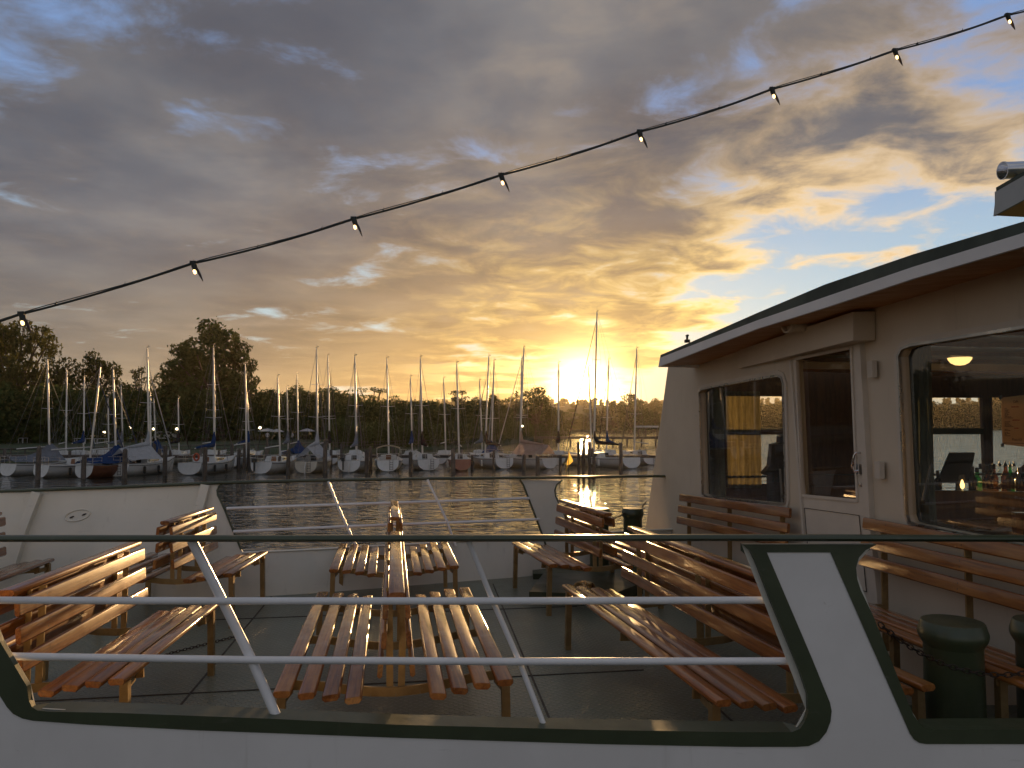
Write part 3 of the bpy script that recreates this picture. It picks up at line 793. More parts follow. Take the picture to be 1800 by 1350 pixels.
# ================================================================== WATER AND LAND
def rs(az):                                          # distance of the shore line for an azimuth in degrees
    t = [(-70, 84), (-45, 88), (-24, 95), (-12, 108), (-5, 126), (-1, 150), (1.2, 185), (2.6, 285), (4.5, 470), (8, 560), (12, 720), (20, 800), (40, 860), (75, 900)]
    for (a0, r0), (a1, r1) in zip(t[:-1], t[1:]):
        if az <= a1: return r0 + (r1 - r0) * max(0, (az - a0)) / (a1 - a0)
    return t[-1][1]
MB().add([(-1690, -290, WZ), (1690, -290, WZ), (1690, 1980, WZ), (-1690, 1980, WZ)], [(0, 1, 2, 3)]).build('water', water_mat(), fix=False)
tag(bpy.data.objects['water'], 'rippled lake water with golden sunset reflections', None, None, 'structure')
GRASS = pmat('lawn_grass', (.030, .050, .014), (.045, .058, .020), .35, .8, .95, bump=.5, bscale=6.)
def hill(az, r, r0):
    ridge = 44 * (1 + .25 * mnoise.noise(Vector((az * .16, 0, 3))) + .10 * mnoise.noise(Vector((az * .9, 4, 3))))
    f = max(0, min(1, (r - 900) / 700)); f = f * f * (3 - 2 * f)
    d = r - r0
    h = WZ + min(1.1, .10 + d * .10) + max(0, min(d - 12, 60)) * .012
    return h + ridge * f + 2.5 * mnoise.noise(Vector((az * 1.5, r * .01, 1))) * f
mb = MB(); azs = [-70 + i * 1.0 for i in range(146)]; nr_ = 22
for az in azs:
    r0 = rs(az)
    for j in range(nr_):
        r = r0 - .6 + (1750 - r0) * (j / (nr_ - 1)) ** 2.2
        x, y = r * math.sin(R(az)), r * math.cos(R(az))
        z = WZ - .5 if j == 0 else hill(az, r, r0)
        mb.v.append((x, y, z))
for i in range(len(azs) - 1):
    for j in range(nr_ - 1):
        mb.f.append((i * nr_ + j, (i + 1) * nr_ + j, (i + 1) * nr_ + j + 1, i * nr_ + j + 1)); mb.sm.append(True)
tag(mb.build('shore_ground', GRASS, fix=False), 'grassy lake shore rising to low wooded hills behind', None, None, 'structure')
def ground(x, y):
    az = math.degrees(math.atan2(x, y)); r = math.hypot(x, y); return hill(az, r, rs(az))
PATHM = pmat('gravel_path', (.20, .18, .15), (.15, .135, .11), 3., .8, .9)
# pale path across the lawn
mb = MB(); pp = []
for i in range(60):
    az = -42 + i * .62; r = rs(az) + 14 + 2 * math.sin(i * .3); pp.append((az, r))
vs = []
for az, r in pp:
    for q in (0, 1.6):
        x, y = (r + q) * math.sin(R(az)), (r + q) * math.cos(R(az)); vs.append((x, y, ground(x, y) + .06))
mb.add(vs, [(2 * i, 2 * i + 1, 2 * i + 3, 2 * i + 2) for i in range(len(pp) - 1)])
tag(mb.build('path', PATHM, fix=False), 'pale gravel path along the lawn behind the jetty', None, None, 'structure')


# ================================================================== BENCHES
SCREW = pmat('screw_heads', (.10, .07, .045), (.06, .04, .03), 30., .4, .5, .6)
def slat_mesh(L, w, h, ch=.0115, screws=True):
    scr = []
    arc = [(1 - math.sin(a), 1 - math.cos(a)) for a in (math.pi / 2, math.pi / 3, math.pi / 6, 0)]
    prof = [(-w / 2, -h / 2 + ch)] + [(-w / 2 + x * ch, h / 2 - z * ch) for x, z in arc] + [(0, h / 2 + .0012)] + [(w / 2 - x * ch, h / 2 - z * ch) for x, z in reversed(arc)] + [(w / 2, -h / 2 + ch), (w / 2 - ch, -h / 2), (-w / 2 + ch, -h / 2)]
    mb = MB(); n = len(prof); ys = [(0, .90), (.008, 1.), (L - .008, 1.), (L, .90)]
    vs = [(x * s, y, z * s) for y, s in ys for x, z in prof]
    mb.add(vs, [(i * n + j, i * n + (j + 1) % n, (i + 1) * n + (j + 1) % n, (i + 1) * n + j) for i in range(3) for j in range(n)], True)
    mb.add([vs[j] for j in range(n)], [tuple(range(n - 1, -1, -1))]); mb.add([vs[3 * n + j] for j in range(n)], [tuple(range(n))])
    if screws:
        for y in ((.26, L - .26) if L < 1.8 else (.26, L / 2, L - .26)):
            for sx in ((-1, 1) if w > .05 else (0,)):
                if w > .05: ring = [Vector((sx * w * .22 + .0052 * math.cos(a), y + .0052 * math.sin(a), h / 2 + .0006)) for a in [i * math.pi / 4 for i in range(8)]]
                else: ring = None
                if ring: mb.add(ring, [tuple(range(8))]); scr.append(len(mb.f) - 1)
                else:
                    for f in (-1, 1):
                        for q in (-.2, .2): mb.add([Vector((f * (w / 2 + .0006), y + .0048 * math.cos(a) * f, h * q + .0048 * math.sin(a))) for a in [i * math.pi / 4 for i in range(8)]], [tuple(range(8))]); scr.append(len(mb.f) - 1)
    me = mb.mesh('slat', [WOOD, SCREW])
    for i in scr: me.polygons[i].material_index = 1
    fixn(me); return me


def place_slat(me, name, root, x, z, roll, y=0., jit=.0):
    o = link(name, me, root)
    o.location = (x, y + random.uniform(-jit, jit), z); o.rotation_euler = (random.uniform(-.002, .002), roll + random.uniform(-.012, .012), random.uniform(-.0018, .0018))
    return o


SEATX = [(.515, .445, -.02), (.405, .434, .07), (.298, .418, .10), (.196, .400, .10)]     # x, z, roll of the seat slats
BACKX = [(.052, .800), (.058, .668), (.074, .535)]
def double_bench(near, far, label, hw=.56):
    a = Vector((near[0], near[1], 0)); b = Vector((far[0], far[1], 0)); d = b - a; L = d.length
    root = thing('bench', label, 'bench', a, -math.atan2(d.x, d.y), 'slatted back-to-back benches on the deck')
    k = hw / .56
    seat = slat_mesh(L, .080 * k, .033); back = slat_mesh(L, .026, .082, .009); capm = slat_mesh(L, .078, .034)
    place_slat(capm, 'cap_rail', root, 0, .872, 0)
    for s in (-1, 1):
        for x, z, r in SEATX: place_slat(seat, 'seat_slat', root, s * x * k, z, s * r, jit=.008)
        for x, z in BACKX: place_slat(back, 'back_slat', root, s * x, z, s * -.08, jit=.006)
    for y in ((.26, L - .26) if L < 1.8 else (.26, L / 2, L - .26)):
        mb = MB()                                    # bent seat bearer
        pts = [(s_ * k, zz) for s_, zz in ((-.545, .405), (-.40, .398), (-.28, .376), (-.12, .352), (0, .345), (.12, .352), (.28, .376), (.40, .398), (.545, .405))]
        for (x0, z0_), (x1, z1) in zip(pts[:-1], pts[1:]): mb.bar((x0, y, z0_), (x1, y, z1), .014, .045)
        mb.build('seat_bearer', FRAME, root)
        for s in (-1, 1):
            MB().bar((s * .028, y + .012, .335), (s * .036, y + .012, .855), .010, .034, (1, 0, 0)).build('back_post', FRAME, root)
            if not (L > 1.8 and abs(y - L / 2) < .1):
                yl = .075 if y < L / 2 else L - .075
                MB().bar((s * .535 * k, yl, .0), (s * .525 * k, yl, .425), .040, .040, (0, 1, 0)).build('leg', FRAME, root)
                MB().bar((s * .50 * k, y, .385), (s * .525 * k, yl, .385), .012, .035).build('leg_brace', FRAME, root)
    return root
double_bench((-.540, 3.65), (-.872, 5.76), 'long slatted double bench in the middle, nearest the railing, with sun-glazed seats')
double_bench((-1.00, 6.63), (-1.225, 8.05), 'slatted double bench behind the middle one, close to the far rail', .555)
double_bench((-2.405, 3.70), (-2.555, 5.27), 'orange-lit slatted bench at the left edge behind the near railing')
double_bench((-2.845, 6.34), (-2.905, 7.44), 'short bench with brightly sunlit backrest by the pale solid bulwark')
double_bench((-4.47, 5.45), (-4.66, 7.02), 'shaded bench at the far left against the pale bulwark', .50)
double_bench((1.44, 3.56), (.925, 6.02), 'long reddish slatted bench between the middle bench and the cabin benches')
double_bench((.86, 6.92), (.53, 8.22), 'bench with glaring sun streaks in front of the two far bollards')
# single benches along the cabin front
def wall_bench(p0, p1, label):
    """p0, p1: near and far end of the top back slat"""
    d = p1 - p0; L = d.length; ang = -math.atan2(d.x, d.y)
    root = thing('wall_bench', label, 'bench', (p0.x, p0.y, 0), ang, 'slatted benches along the cabin front')
    dz = d.z / L
    back = slat_mesh(L, .028, .085, .008); seat = slat_mesh(L, .078, .034)
    pit = math.asin(dz)
    def put(me, nm, x, z, roll):
        o = link(nm, me, root); o.location = (x, 0, z); o.rotation_euler = (pit, roll + random.uniform(-.01, .01), 0)
    for i in range(3): put(back, 'back_slat', -.03 * i * .6, p0.z - .043 - .128 * i, .10)
    for i in range(4): put(seat, 'seat_slat', -.16 - .105 * i, p0.z - .565 + (.0, .012, .020, .018)[i], (.10, .08, .03, 0)[i])
    for y in (.18, L * .5, L - .18):
        z = p0.z + dz * y
        MB().bar((.02, y, 0.12), (.026, y, z - .02), .012, .045, (1, 0, 0)).build('back_post', FRAME, root)
        MB().bar((.02, y, z - .60), (-.50, y, z - .575), .014, .045).build('seat_bearer', FRAME, root)
        MB().bar((-.47, y, 0.0), (-.47, y, z - .575), .04, .04, (0, 1, 0)).build('leg', FRAME, root)
    return root
wall_bench(W(1389, 893, .10), W(1197, 868, .10), 'shaded slatted bench on the cabin front under the small window')
wall_bench(W(1960, 988, .10), W(1519, 909, .10), 'red-brown slatted bench on the cabin front right of the door')


# ================================================================== CHAINS
def chain(pts, label, link_r=.011):
    mb = MB(); P_ = [Vector(p) for p in pts]
    # resample at link pitch
    pitch = link_r * 3.0; out = [P_[0]]; acc = 0
    for a, b in zip(P_[:-1], P_[1:]):
        L = (b - a).length; t = pitch - acc
        while t <= L: out.append(a.lerp(b, t / L)); t += pitch
        acc = (acc + L) % pitch
    for i, (a, b) in enumerate(zip(out[:-1], out[1:])):
        d = (b - a).normalized(); u = d.cross(Vector((0, 0, 1))).normalized() if i % 2 else d.cross(d.cross(Vector((0, 0, 1)))).normalized()
        c = (a + b) / 2; n = 10
        ring = [c + d * math.cos(q) * link_r * 2.1 + u * math.sin(q) * link_r for q in [2 * math.pi * j / n for j in range(n + 1)]]
        mb.tube(ring, link_r * .30, 5, cap=False)
    o = mb.build('chain', CHAINM, fix=False); return tag(o, label, 'chain')
def cat3(a, b, sag, n=16):
    a = Vector(a); b = Vector(b); return [a.lerp(b, t) - Vector((0, 0, sag * 4 * t * (1 - t))) for t in [i / n for i in range(n + 1)]]
chain(cat3(P(1545, 1096, 3.5), P(1655, 1166, 3.62), .015) + cat3(P(1655, 1166, 3.62), P(1850, 1172, 3.64), .045)[1:], 'dark iron chain hanging in front of the near green bollards')
chain(cat3(P(1136, 882, 9.5), P(1112, 898, 9.05), .03) + cat3(P(1096, 903, 8.9), P(1072, 907, 8.78), .03), 'thin chain sagging between the far bollards and the cabin corner', .010)
chain(cat3(PZ(270, 1160, .012), PZ(300, 1148, .012), 0) + cat3(PZ(300, 1148, .012), PZ(432, 1114, .012), 0)[1:], 'rusty chain lying on the deck behind the left bench', .009)

# ================================================================== STRING OF LAMPS
BULB = emit_mat('bulb_glow', (1., .60, .24), 3.2)
sroot = thing('string_light', 'black cable with eight small lit lamps strung across the sky', 'string lights', P(-40, 575, 4.0))
lam = [(38, 552), (340, 463), (622, 385), (881, 308), (1124, 232), (1357, 157), (1573, 89), (1771, 27)]
def sdep(px): return 4.0 / (1 - .000125 * (px - 38))
cabpts = []
full = [(-260, 642)] + lam + [(1990, -38), (2200, -100)]
for i, (a, b) in enumerate(zip(full[:-1], full[1:])):
    for j in range(10):
        t = j / 10; px = a[0] + (b[0] - a[0]) * t; py = a[1] + (b[1] - a[1]) * t + 3.6 * 4 * t * (1 - t) * (.8 + .4 * ((i * 7) % 3) / 2)
        cabpts.append(P(px, py, sdep(px)))
SI = Matrix.Translation(-Vector(sroot.location))
def sl_build(mb, name, mat, par=None):
    mb.v = [tuple(SI @ Vector(v)) for v in mb.v]
    return mb.build(name, mat, par or sroot)
sl_build(MB().tube(cabpts, .0060, 8), 'cable', CABLE)
c2 = [p + Vector((0, 0, .006 + .0035 * (1 + math.sin(i * .63)) * (0 if i % 10 == 0 else 1))) for i, p in enumerate(cabpts)]
sl_build(MB().tube(c2, .0028, 6), 'support_wire', CABLE)
mb = MB()
for i in range(4, len(cabpts) - 1, 4):
    p = cabpts[i]; d = (cabpts[i + 1] - p).normalized()
    mb.tube([p - d * .004 + Vector((0, 0, .003)), p + d * .004 + Vector((0, 0, .003))], .0085, 7).tube([p, p + Vector((.002, 0, .022))], .0016, 5)
o = sl_build(mb, 'cable_tie', CABLE); o['kind'] = 'stuff'
SHADE = pmat('lamp_shade_plastic', (.045, .022, .012), (.03, .016, .01), 30., .35, .5)
for i, (px, py) in enumerate(lam):
    Y = sdep(px); s = Y / F                          # metres per pixel there
    c = P(px, py, Y); tl = Vector((.30, 0, -1)).normalized() if i not in (0, 1) else Vector((.36, 0, -1)).normalized()
    k = .0305
    mb = MB().tube([c + Vector((-.003, 0, .010)), c + tl * .018, c + tl * .040], [.015, .0155, .012], 10)
    mb.box(c + Vector((0, 0, .004)), (.034, .02, .018))
    so_ = sl_build(mb, 'lamp_socket', CABLE)
    bp_ = c + tl * .050 + Vector((-.006, -.008, 0))
    sl_build(MB().lathe([(.001, -.012), (.006, -.010), (.0085, -.003), (.0085, .004), (.006, .012), (.001, .014)], bp_, 12, tl), 'bulb', BULB, so_)
    # leaf shaped shade: curved shell hanging behind the bulb
    ptl = []; wid = [.013, .0145, .0145, .013, .010, .0055, .0015]
    sd_ = Vector((1, 0, .30)).normalized()
    vs = []
    for j, w_ in enumerate(wid):
        t = .030 + .0135 * j; c_ = c + tl * t + sd_ * (.004 + .0022 * j * .9) 
        for q in (-1, -.5, 0, .5, 1): vs.append(c_ + Vector((0, 1, 0)) * q * w_ * .9 + sd_ * ((1 - q * q) * w_ * .62) - Vector((0, 0, 0)))
    fs = [(r_ * 5 + q, r_ * 5 + q + 1, r_ * 5 + q + 6, r_ * 5 + q + 5) for r_ in range(len(wid) - 1) for q in range(4)]
    m_ = MB().add(vs, fs, True).add([v + sd_ * .0025 for v in vs], [f[::-1] for f in fs], True)
    sl_build(m_, 'shade', SHADE, so_)


# ================================================================== CABIN INTERIOR
def curtain(pts_top, pts_bot, mat, label, waves=7, amp=.035, nrm=None):
    a0, a1 = pts_top; b0, b1 = pts_bot; n = waves * 8; m_ = 8; vs = []
    nrm = nrm or Vector((1, .163, 0))
    for j in range(m_ + 1):
        t = j / m_
        l, r = a0.lerp(b0, t), a1.lerp(b1, t)
        for i in range(n + 1):
            u = i / n
            w = math.sin(u * waves * 2 * math.pi + .8 * math.sin(5 * u + t * .8)) * amp * (.75 + .25 * t) + .012 * math.sin(23 * u + 3 * t)
            vs.append(l.lerp(r, u) + nrm * w)
    fs = [(j * (n + 1) + i, j * (n + 1) + i + 1, (j + 1) * (n + 1) + i + 1, (j + 1) * (n + 1) + i) for j in range(m_) for i in range(n)]
    o = MB().add(vs, fs, True).build('curtain', mat, fix=False)
    return tag(o, label, 'curtain')
CURG = cloth_mat('curtain_grey_green', (.16, .165, .12), (.12, .125, .09), .35, 5., (6, 6, 1))
CURY = cloth_mat('curtain_gold', (.27, .22, .11), (.17, .14, .07), .5, 5., (8, 8, 1))
curtain((W(1233, 664, -.16), W(1275, 656, -.20)), (W(1238, 893, -.16), W(1277, 893, -.20)), CURG, 'grey-green curtain gathered at the left edge of the small cabin window', 5, .022)
curtain((W(1584, 590, -.14), W(1634, 585, -.18)), (W(1594, 955, -.14), W(1650, 960, -.18)), CURG, 'grey-green curtain gathered at the left edge of the large cabin window', 6, .022)
curtain((S(1274, 688, .10), S(1334, 688, .10)), (S(1279, 858, .10), S(1338, 858, .10)), CURY, 'golden backlit curtain at the far window seen through the small cabin window', 6, .04, Vector((-.16, 1, 0)))
# bar counter with bottles
def PT(px, py, Y): return P(px, py, Y)
bc = P(1720, 868, 7.9)
bar = thing('bar_counter', 'dark wooden bar counter with bottles behind the large cabin window', 'bar counter', (0, 0, 0))
pA, pB = P(1622, 868, 7.7), P(1990, 868, 8.2)
cz = pA.z
dirb = Vector((pB.x - pA.x, pB.y - pA.y, 0)).normalized(); perp = Vector((-dirb.y, dirb.x, 0))
def slab(mb, a, b, w, z0, z1):
    mb.prism([Vector((p.x, p.y, z0)) for p in (a - perp * w / 2, b - perp * w / 2, b + perp * w / 2, a + perp * w / 2)], (0, 0, z1 - z0)); return mb
slab(MB(), pA, pB, .62, cz - .045, cz).build('counter_top', INWOOD, bar)
slab(MB(), pA + dirb * .06, pB, .5, .12, cz - .046).build('counter_front', INWOOD, bar)
GB = {'green': glass_mat('bottle_green', (.20, .62, .22), 1.5, .05), 'clear': glass_mat('bottle_clear', (.92, .93, .88), 1.5, .05), 'brown': glass_mat('bottle_brown', (.55, .25, .06), 1.5, .05), 'dark': pmat('bottle_dark', (.02, .018, .012), (.03, .02, .01), 9., .1, .2)}
CAPM = pmat('bottle_cap', (.02, .018, .016), (.05, .03, .02), 20., .35, .5)
bot = [(1648, 827, 'dark', 'dark bottle at the left end of the bar counter'), (1709, 820, 'dark', 'dark bottle just right of the tilted black screen'), (1717, 822, 'green', 'green bottle beside the dark one right of the black screen'),
       (1723, 815, 'clear', 'clear bottle with black cap left of the window pillar'), (1735, 818, 'brown', 'brown bottle right in front of the window pillar'), (1741, 816, 'clear', 'clear bottle just right of the window pillar'),
       (1747, 815, 'brown', 'brown bottle under the lower left corner of the menu sheet'), (1757, 811, 'clear', 'leftmost of the four bottles with pouring spouts'), (1767, 811, 'brown', 'second of the four bottles with pouring spouts'),
       (1775, 812, 'green', 'green bottle with pouring spout among the clear ones'), (1782, 811, 'clear', 'rightmost clear bottle with pouring spout in view'), (1792, 822, 'dark', 'dark bottle at the right edge of the photo')]
for i, (px, py, k, lab) in enumerate(bot):
    Y = 7.78 + .10 * ((i * 5) % 4) / 3; p = P(px, py, Y); h = p.z - cz; r = .036 + .004 * (i % 3)
    t = thing('bottle', lab, 'bottle', (p.x, p.y, cz + .001), 0, 'bottles on the bar')
    MB().lathe([(r * .9, 0), (r, .01), (r, h * .50), (r * .85, h * .58), (r * .38, h * .70), (r * .34, h * .84)], (0, 0, 0), 14).build('bottle_glass', GB[k], t)
    if 7 <= i <= 10: MB().lathe([(r * .38, h * .84), (r * .38, h * .90), (r * .16, h * .93), (r * .12, h)], (0, 0, 0), 10).build('pouring_spout', CAPM, t)
    else: MB().lathe([(r * .40, h * .80), (r * .42, h * .99), (r * .30, h)], (0, 0, 0), 10).build('bottle_cap', CAPM, t)
# glowing table lantern on the counter, tilted black screens
lp = P(1692, 868, 7.72)
ln = thing('table_lantern', 'small lit glass lantern on the bar in front of the black screen', 'lantern', (lp.x, lp.y, cz + .002))
MB().lathe([(.055, 0), (.055, .02), (.045, .03)], (0, 0, 0), 16).build('lantern_base', STEEL, ln)
MB().lathe([(.05, .031), (.042, .11), (.03, .18), (.032, .20)], (0, 0, 0), 16).build('lantern_glass', GB['clear'], ln)
MB().lathe([(.001, .04), (.018, .06), (.02, .09), (.008, .13), (.001, .14)], (0, 0, 0), 12).build('flame', emit_mat('flame_glow', (1., .6, .2), 3.), ln)
sp = [P(1649, 849, 7.85), P(1703, 849, 7.85), P(1714, 797, 7.98), P(1671, 797, 7.98)]
scn = thing('display_screen', 'black tilted till screen standing on the bar counter', 'screen', (sp[0].x, sp[0].y, cz))
MB().prism([p - scn.location for p in sp], Vector((.0, .03, .01))).build('screen_panel', DARKP, scn)
MB().bar((.22, .03, .001), (.25, .06, .16), .05, .03).build('screen_stand', DARKP, scn)
wd = [P(1354, 776, 9.4), P(1380, 776, 9.4), P(1380, 818, 9.4), P(1353, 818, 9.4)]
sc2 = thing('display_screen', 'dark hooded screen on a white pole seen through the small cabin window', 'screen', (wd[0].x, wd[0].y, .12))
q = [P(*a, 9.4) - sc2.location for a in ((1378, 763), (1372, 768), (1371, 778), (1358, 781), (1354, 818), (1343, 832), (1345, 835), (1362, 834), (1360, 847), (1384, 848), (1386, 763))]
MB().prism(q, (.0, .14, 0)).build('screen_housing', DARKP, sc2)
MB().tube([P(1371, 824, 9.36) - sc2.location, P(1375, 884, 9.36) - sc2.location, Vector((P(1375, 884, 9.36).x - sc2.location.x, P(1375, 884, 9.36).y - sc2.location.y, .0))], .014, 8).build('screen_pole', TUBEW, sc2)
# two saloon tables and benches inside
for (x, y, lab) in ((4.1, 6.2, 'saloon table with pale top behind the large cabin window'), (3.6, 8.5, 'saloon table inside behind the small cabin window')):
    t = thing('saloon_table', lab, 'table', (x, y, .12), -.15)
    MB().box((0, 0, .73), (1.1, .7, .03)).build('table_top', pmat('table_top', (.30, .26, .2), (.24, .2, .15), 3., .2, .3), t)
    MB().lathe([(.2, 0), (.2, .02), (.04, .04), (.035, .70), (.12, .715)], (0, 0, 0), 16).build('table_leg', STEEL, t)
    for s in (-1, 1):
        b = thing('saloon_bench', ('brown bench near side of the ' if s < 0 else 'brown bench far side of the ') + lab.replace('saloon table with pale top behind', 'table behind').replace('saloon table inside behind', 'table behind'), 'bench', (x + .05 * s, y + s * .72, .12), -.15)
        MB().box((0, 0, .40), (1.1, .42, .12)).build('bench_seat', INWOOD, b); MB().box((0, s * .2, .70), (1.1, .06, .5)).build('bench_back', INWOOD, b)
        MB().box((0, 0, .17), (.9, .3, .33)).build('bench_base', INFLOOR, b)
# menu sheet taped inside the large window
PAPER = cloth_mat('menu_paper', (.62, .40, .17), (.58, .37, .15), .55, 2.)
INK = pmat('menu_ink', (.10, .05, .025), (.08, .04, .02), 9., .8, .9); RED = pmat('menu_red', (.36, .06, .02), (.30, .05, .02), 9., .8, .9)
mo = [(1760, 699), (1836, 690), (1840, 790), (1762, 781)]
mroot = thing('menu_sheet', 'paper menu with red headings taped inside the large cabin window', 'menu', W(1760, 740, -.06))
def wl_(q): return [W(*p, -.06) - mroot.location for p in q]
MB().prism(wl_(mo), OUT * -.001).build('paper', PAPER, mroot)
def wo(px, py): return W(px, py, -.0585) - mroot.location
mb = MB(); mbr = MB()
def line(mb, x0, x1, y, h=1.5):
    sl = -.0006 * (740 - y) 
    mb.prism([wo(x0, y + (x0 - 1760) * sl), wo(x1, y + (x1 - 1760) * sl), wo(x1, y + h + (x1 - 1760) * sl), wo(x0, y + h + (x0 - 1760) * sl)], OUT * .0006)
def words_(mb, x0, x1, y, h):
    x = x0
    while x < x1:
        w = random.uniform(1.2, 3.2); line(mb, x, min(x + w, x1), y, h); x += w + .7
for y, x1 in ((718, 1770), (720.3, 1774), (722.2, 1772), (724.2, 1775), (726.3, 1772), (728.2, 1774), (730.2, 1771), (732.2, 1777), (734.2, 1781), (740.8, 1776), (743, 1773), (745, 1775.5), (747.2, 1778), (749.3, 1781), (754.2, 1772), (756.2, 1776), (759.2, 1772), (761.2, 1775.5), (763.2, 1770), (765.3, 1776)):
    words_(mb, 1766, x1, y, 1.1)
    words_(mb, 1800, 1806, y, 1.1)
for x0, x1, y in ((1778, 1791, 714.6), (1780, 1793, 737.5), (1783, 1791, 751.5)): words_(mbr, x0, x1, y, 2.0)
line(mb, 1764, 1838, 778, .9)
mb.build('printed_lines', INK, mroot)['kind'] = 'stuff'; mbr.build('printed_headings', RED, mroot)['kind'] = 'stuff'
def text(body, p, size, mat, parent, right, up, name='lettering'):
    cu = bpy.data.curves.new(name, 'FONT'); cu.body = body; cu.size = size; cu.extrude = .0004
    tmp = bpy.data.objects.new(name, cu); C.objects.link(tmp)
    me = bpy.data.meshes.new_from_object(tmp.evaluated_get(bpy.context.evaluated_depsgraph_get())); bpy.data.objects.remove(tmp)
    right = right.normalized(); up = (up - right * up.dot(right)).normalized()
    M = Matrix((right, up, right.cross(up))).transposed()
    me.transform(Matrix.Translation(p) @ M.to_4x4()); me.materials.clear(); me.materials.append(mat)
    return link(name, me, parent)
text('Pizza 6,5', wo(1779, 774.5), .020, INK, mroot, wo(1800, 774.5) - wo(1779, 774.5), Vector((0, 0, 1)))
text('Café', wo(1781, 708), .019, INK, mroot, wo(1800, 706) - wo(1781, 708), Vector((0, 0, 1)))
for px, py, r in ((1759.5, 698.5, .3), (1762.5, 782.5, .6)):
    q = [wo(px + 3.9 * math.cos(r + i * math.pi / 2), py + 4.4 * math.sin(r + i * math.pi / 2)) for i in range(4)]
    MB().prism(q, OUT * .002).build('tape', DARKP, mroot)


# ================================================================== BOATS
HULLW = pmat('gelcoat_white', (.62, .62, .61), (.52, .52, .50), 1.5, .25, .4, coat=.3, rand=.25)
HULLC = pmat('gelcoat_cream', (.52, .47, .38), (.44, .40, .32), 1.5, .3, .45)
HULLB = pmat('hull_brown', (.16, .055, .025), (.11, .04, .02), 2., .3, .45, coat=.4)
HULLR = pmat('hull_orange_red', (.30, .085, .03), (.23, .06, .02), 2., .3, .45, coat=.4)
ANTI = pmat('antifouling', (.05, .04, .035), (.035, .03, .025), 3., .6, .8)
DECKG = pmat('boat_deck', (.50, .49, .46), (.42, .41, .38), 3., .5, .65)
TEAK = pmat('boat_teak', (.24, .10, .035), (.17, .065, .02), 5., .4, .55, stretch=(1, 8, 8))
ALU = pmat('mast_aluminium', (.62, .60, .58), (.58, .57, .56), 1., .36, .40, .7)
WIRE = pmat('rigging_wire', (.20, .19, .18), (.16, .15, .14), 9., .35, .5, .7)
TARPB = cloth_mat('tarp_blue', (.035, .075, .19), (.025, .055, .15), .25)
TARPG = cloth_mat('tarp_grey', (.22, .24, .28), (.17, .19, .22), .25)
TARPW = cloth_mat('tarp_white', (.55, .56, .58), (.46, .47, .49), .3)
TARPP = cloth_mat('tarp_rose', (.42, .32, .28), (.36, .27, .23), .35)
TARPE = cloth_mat('tarp_beige', (.42, .37, .26), (.36, .31, .21), .3)
SAILD = cloth_mat('sail_cover_dark', (.03, .045, .045), (.05, .02, .02), .1)
SAILB = cloth_mat('sail_cover_blue', (.05, .08, .16), (.04, .06, .12), .1)
ORANGE = pmat('lifebuoy_orange', (.50, .09, .03), (.42, .07, .025), 9., .5, .6)
DARKW = pmat('boat_window', (.02, .02, .02), (.03, .03, .03), 4., .1, .2)


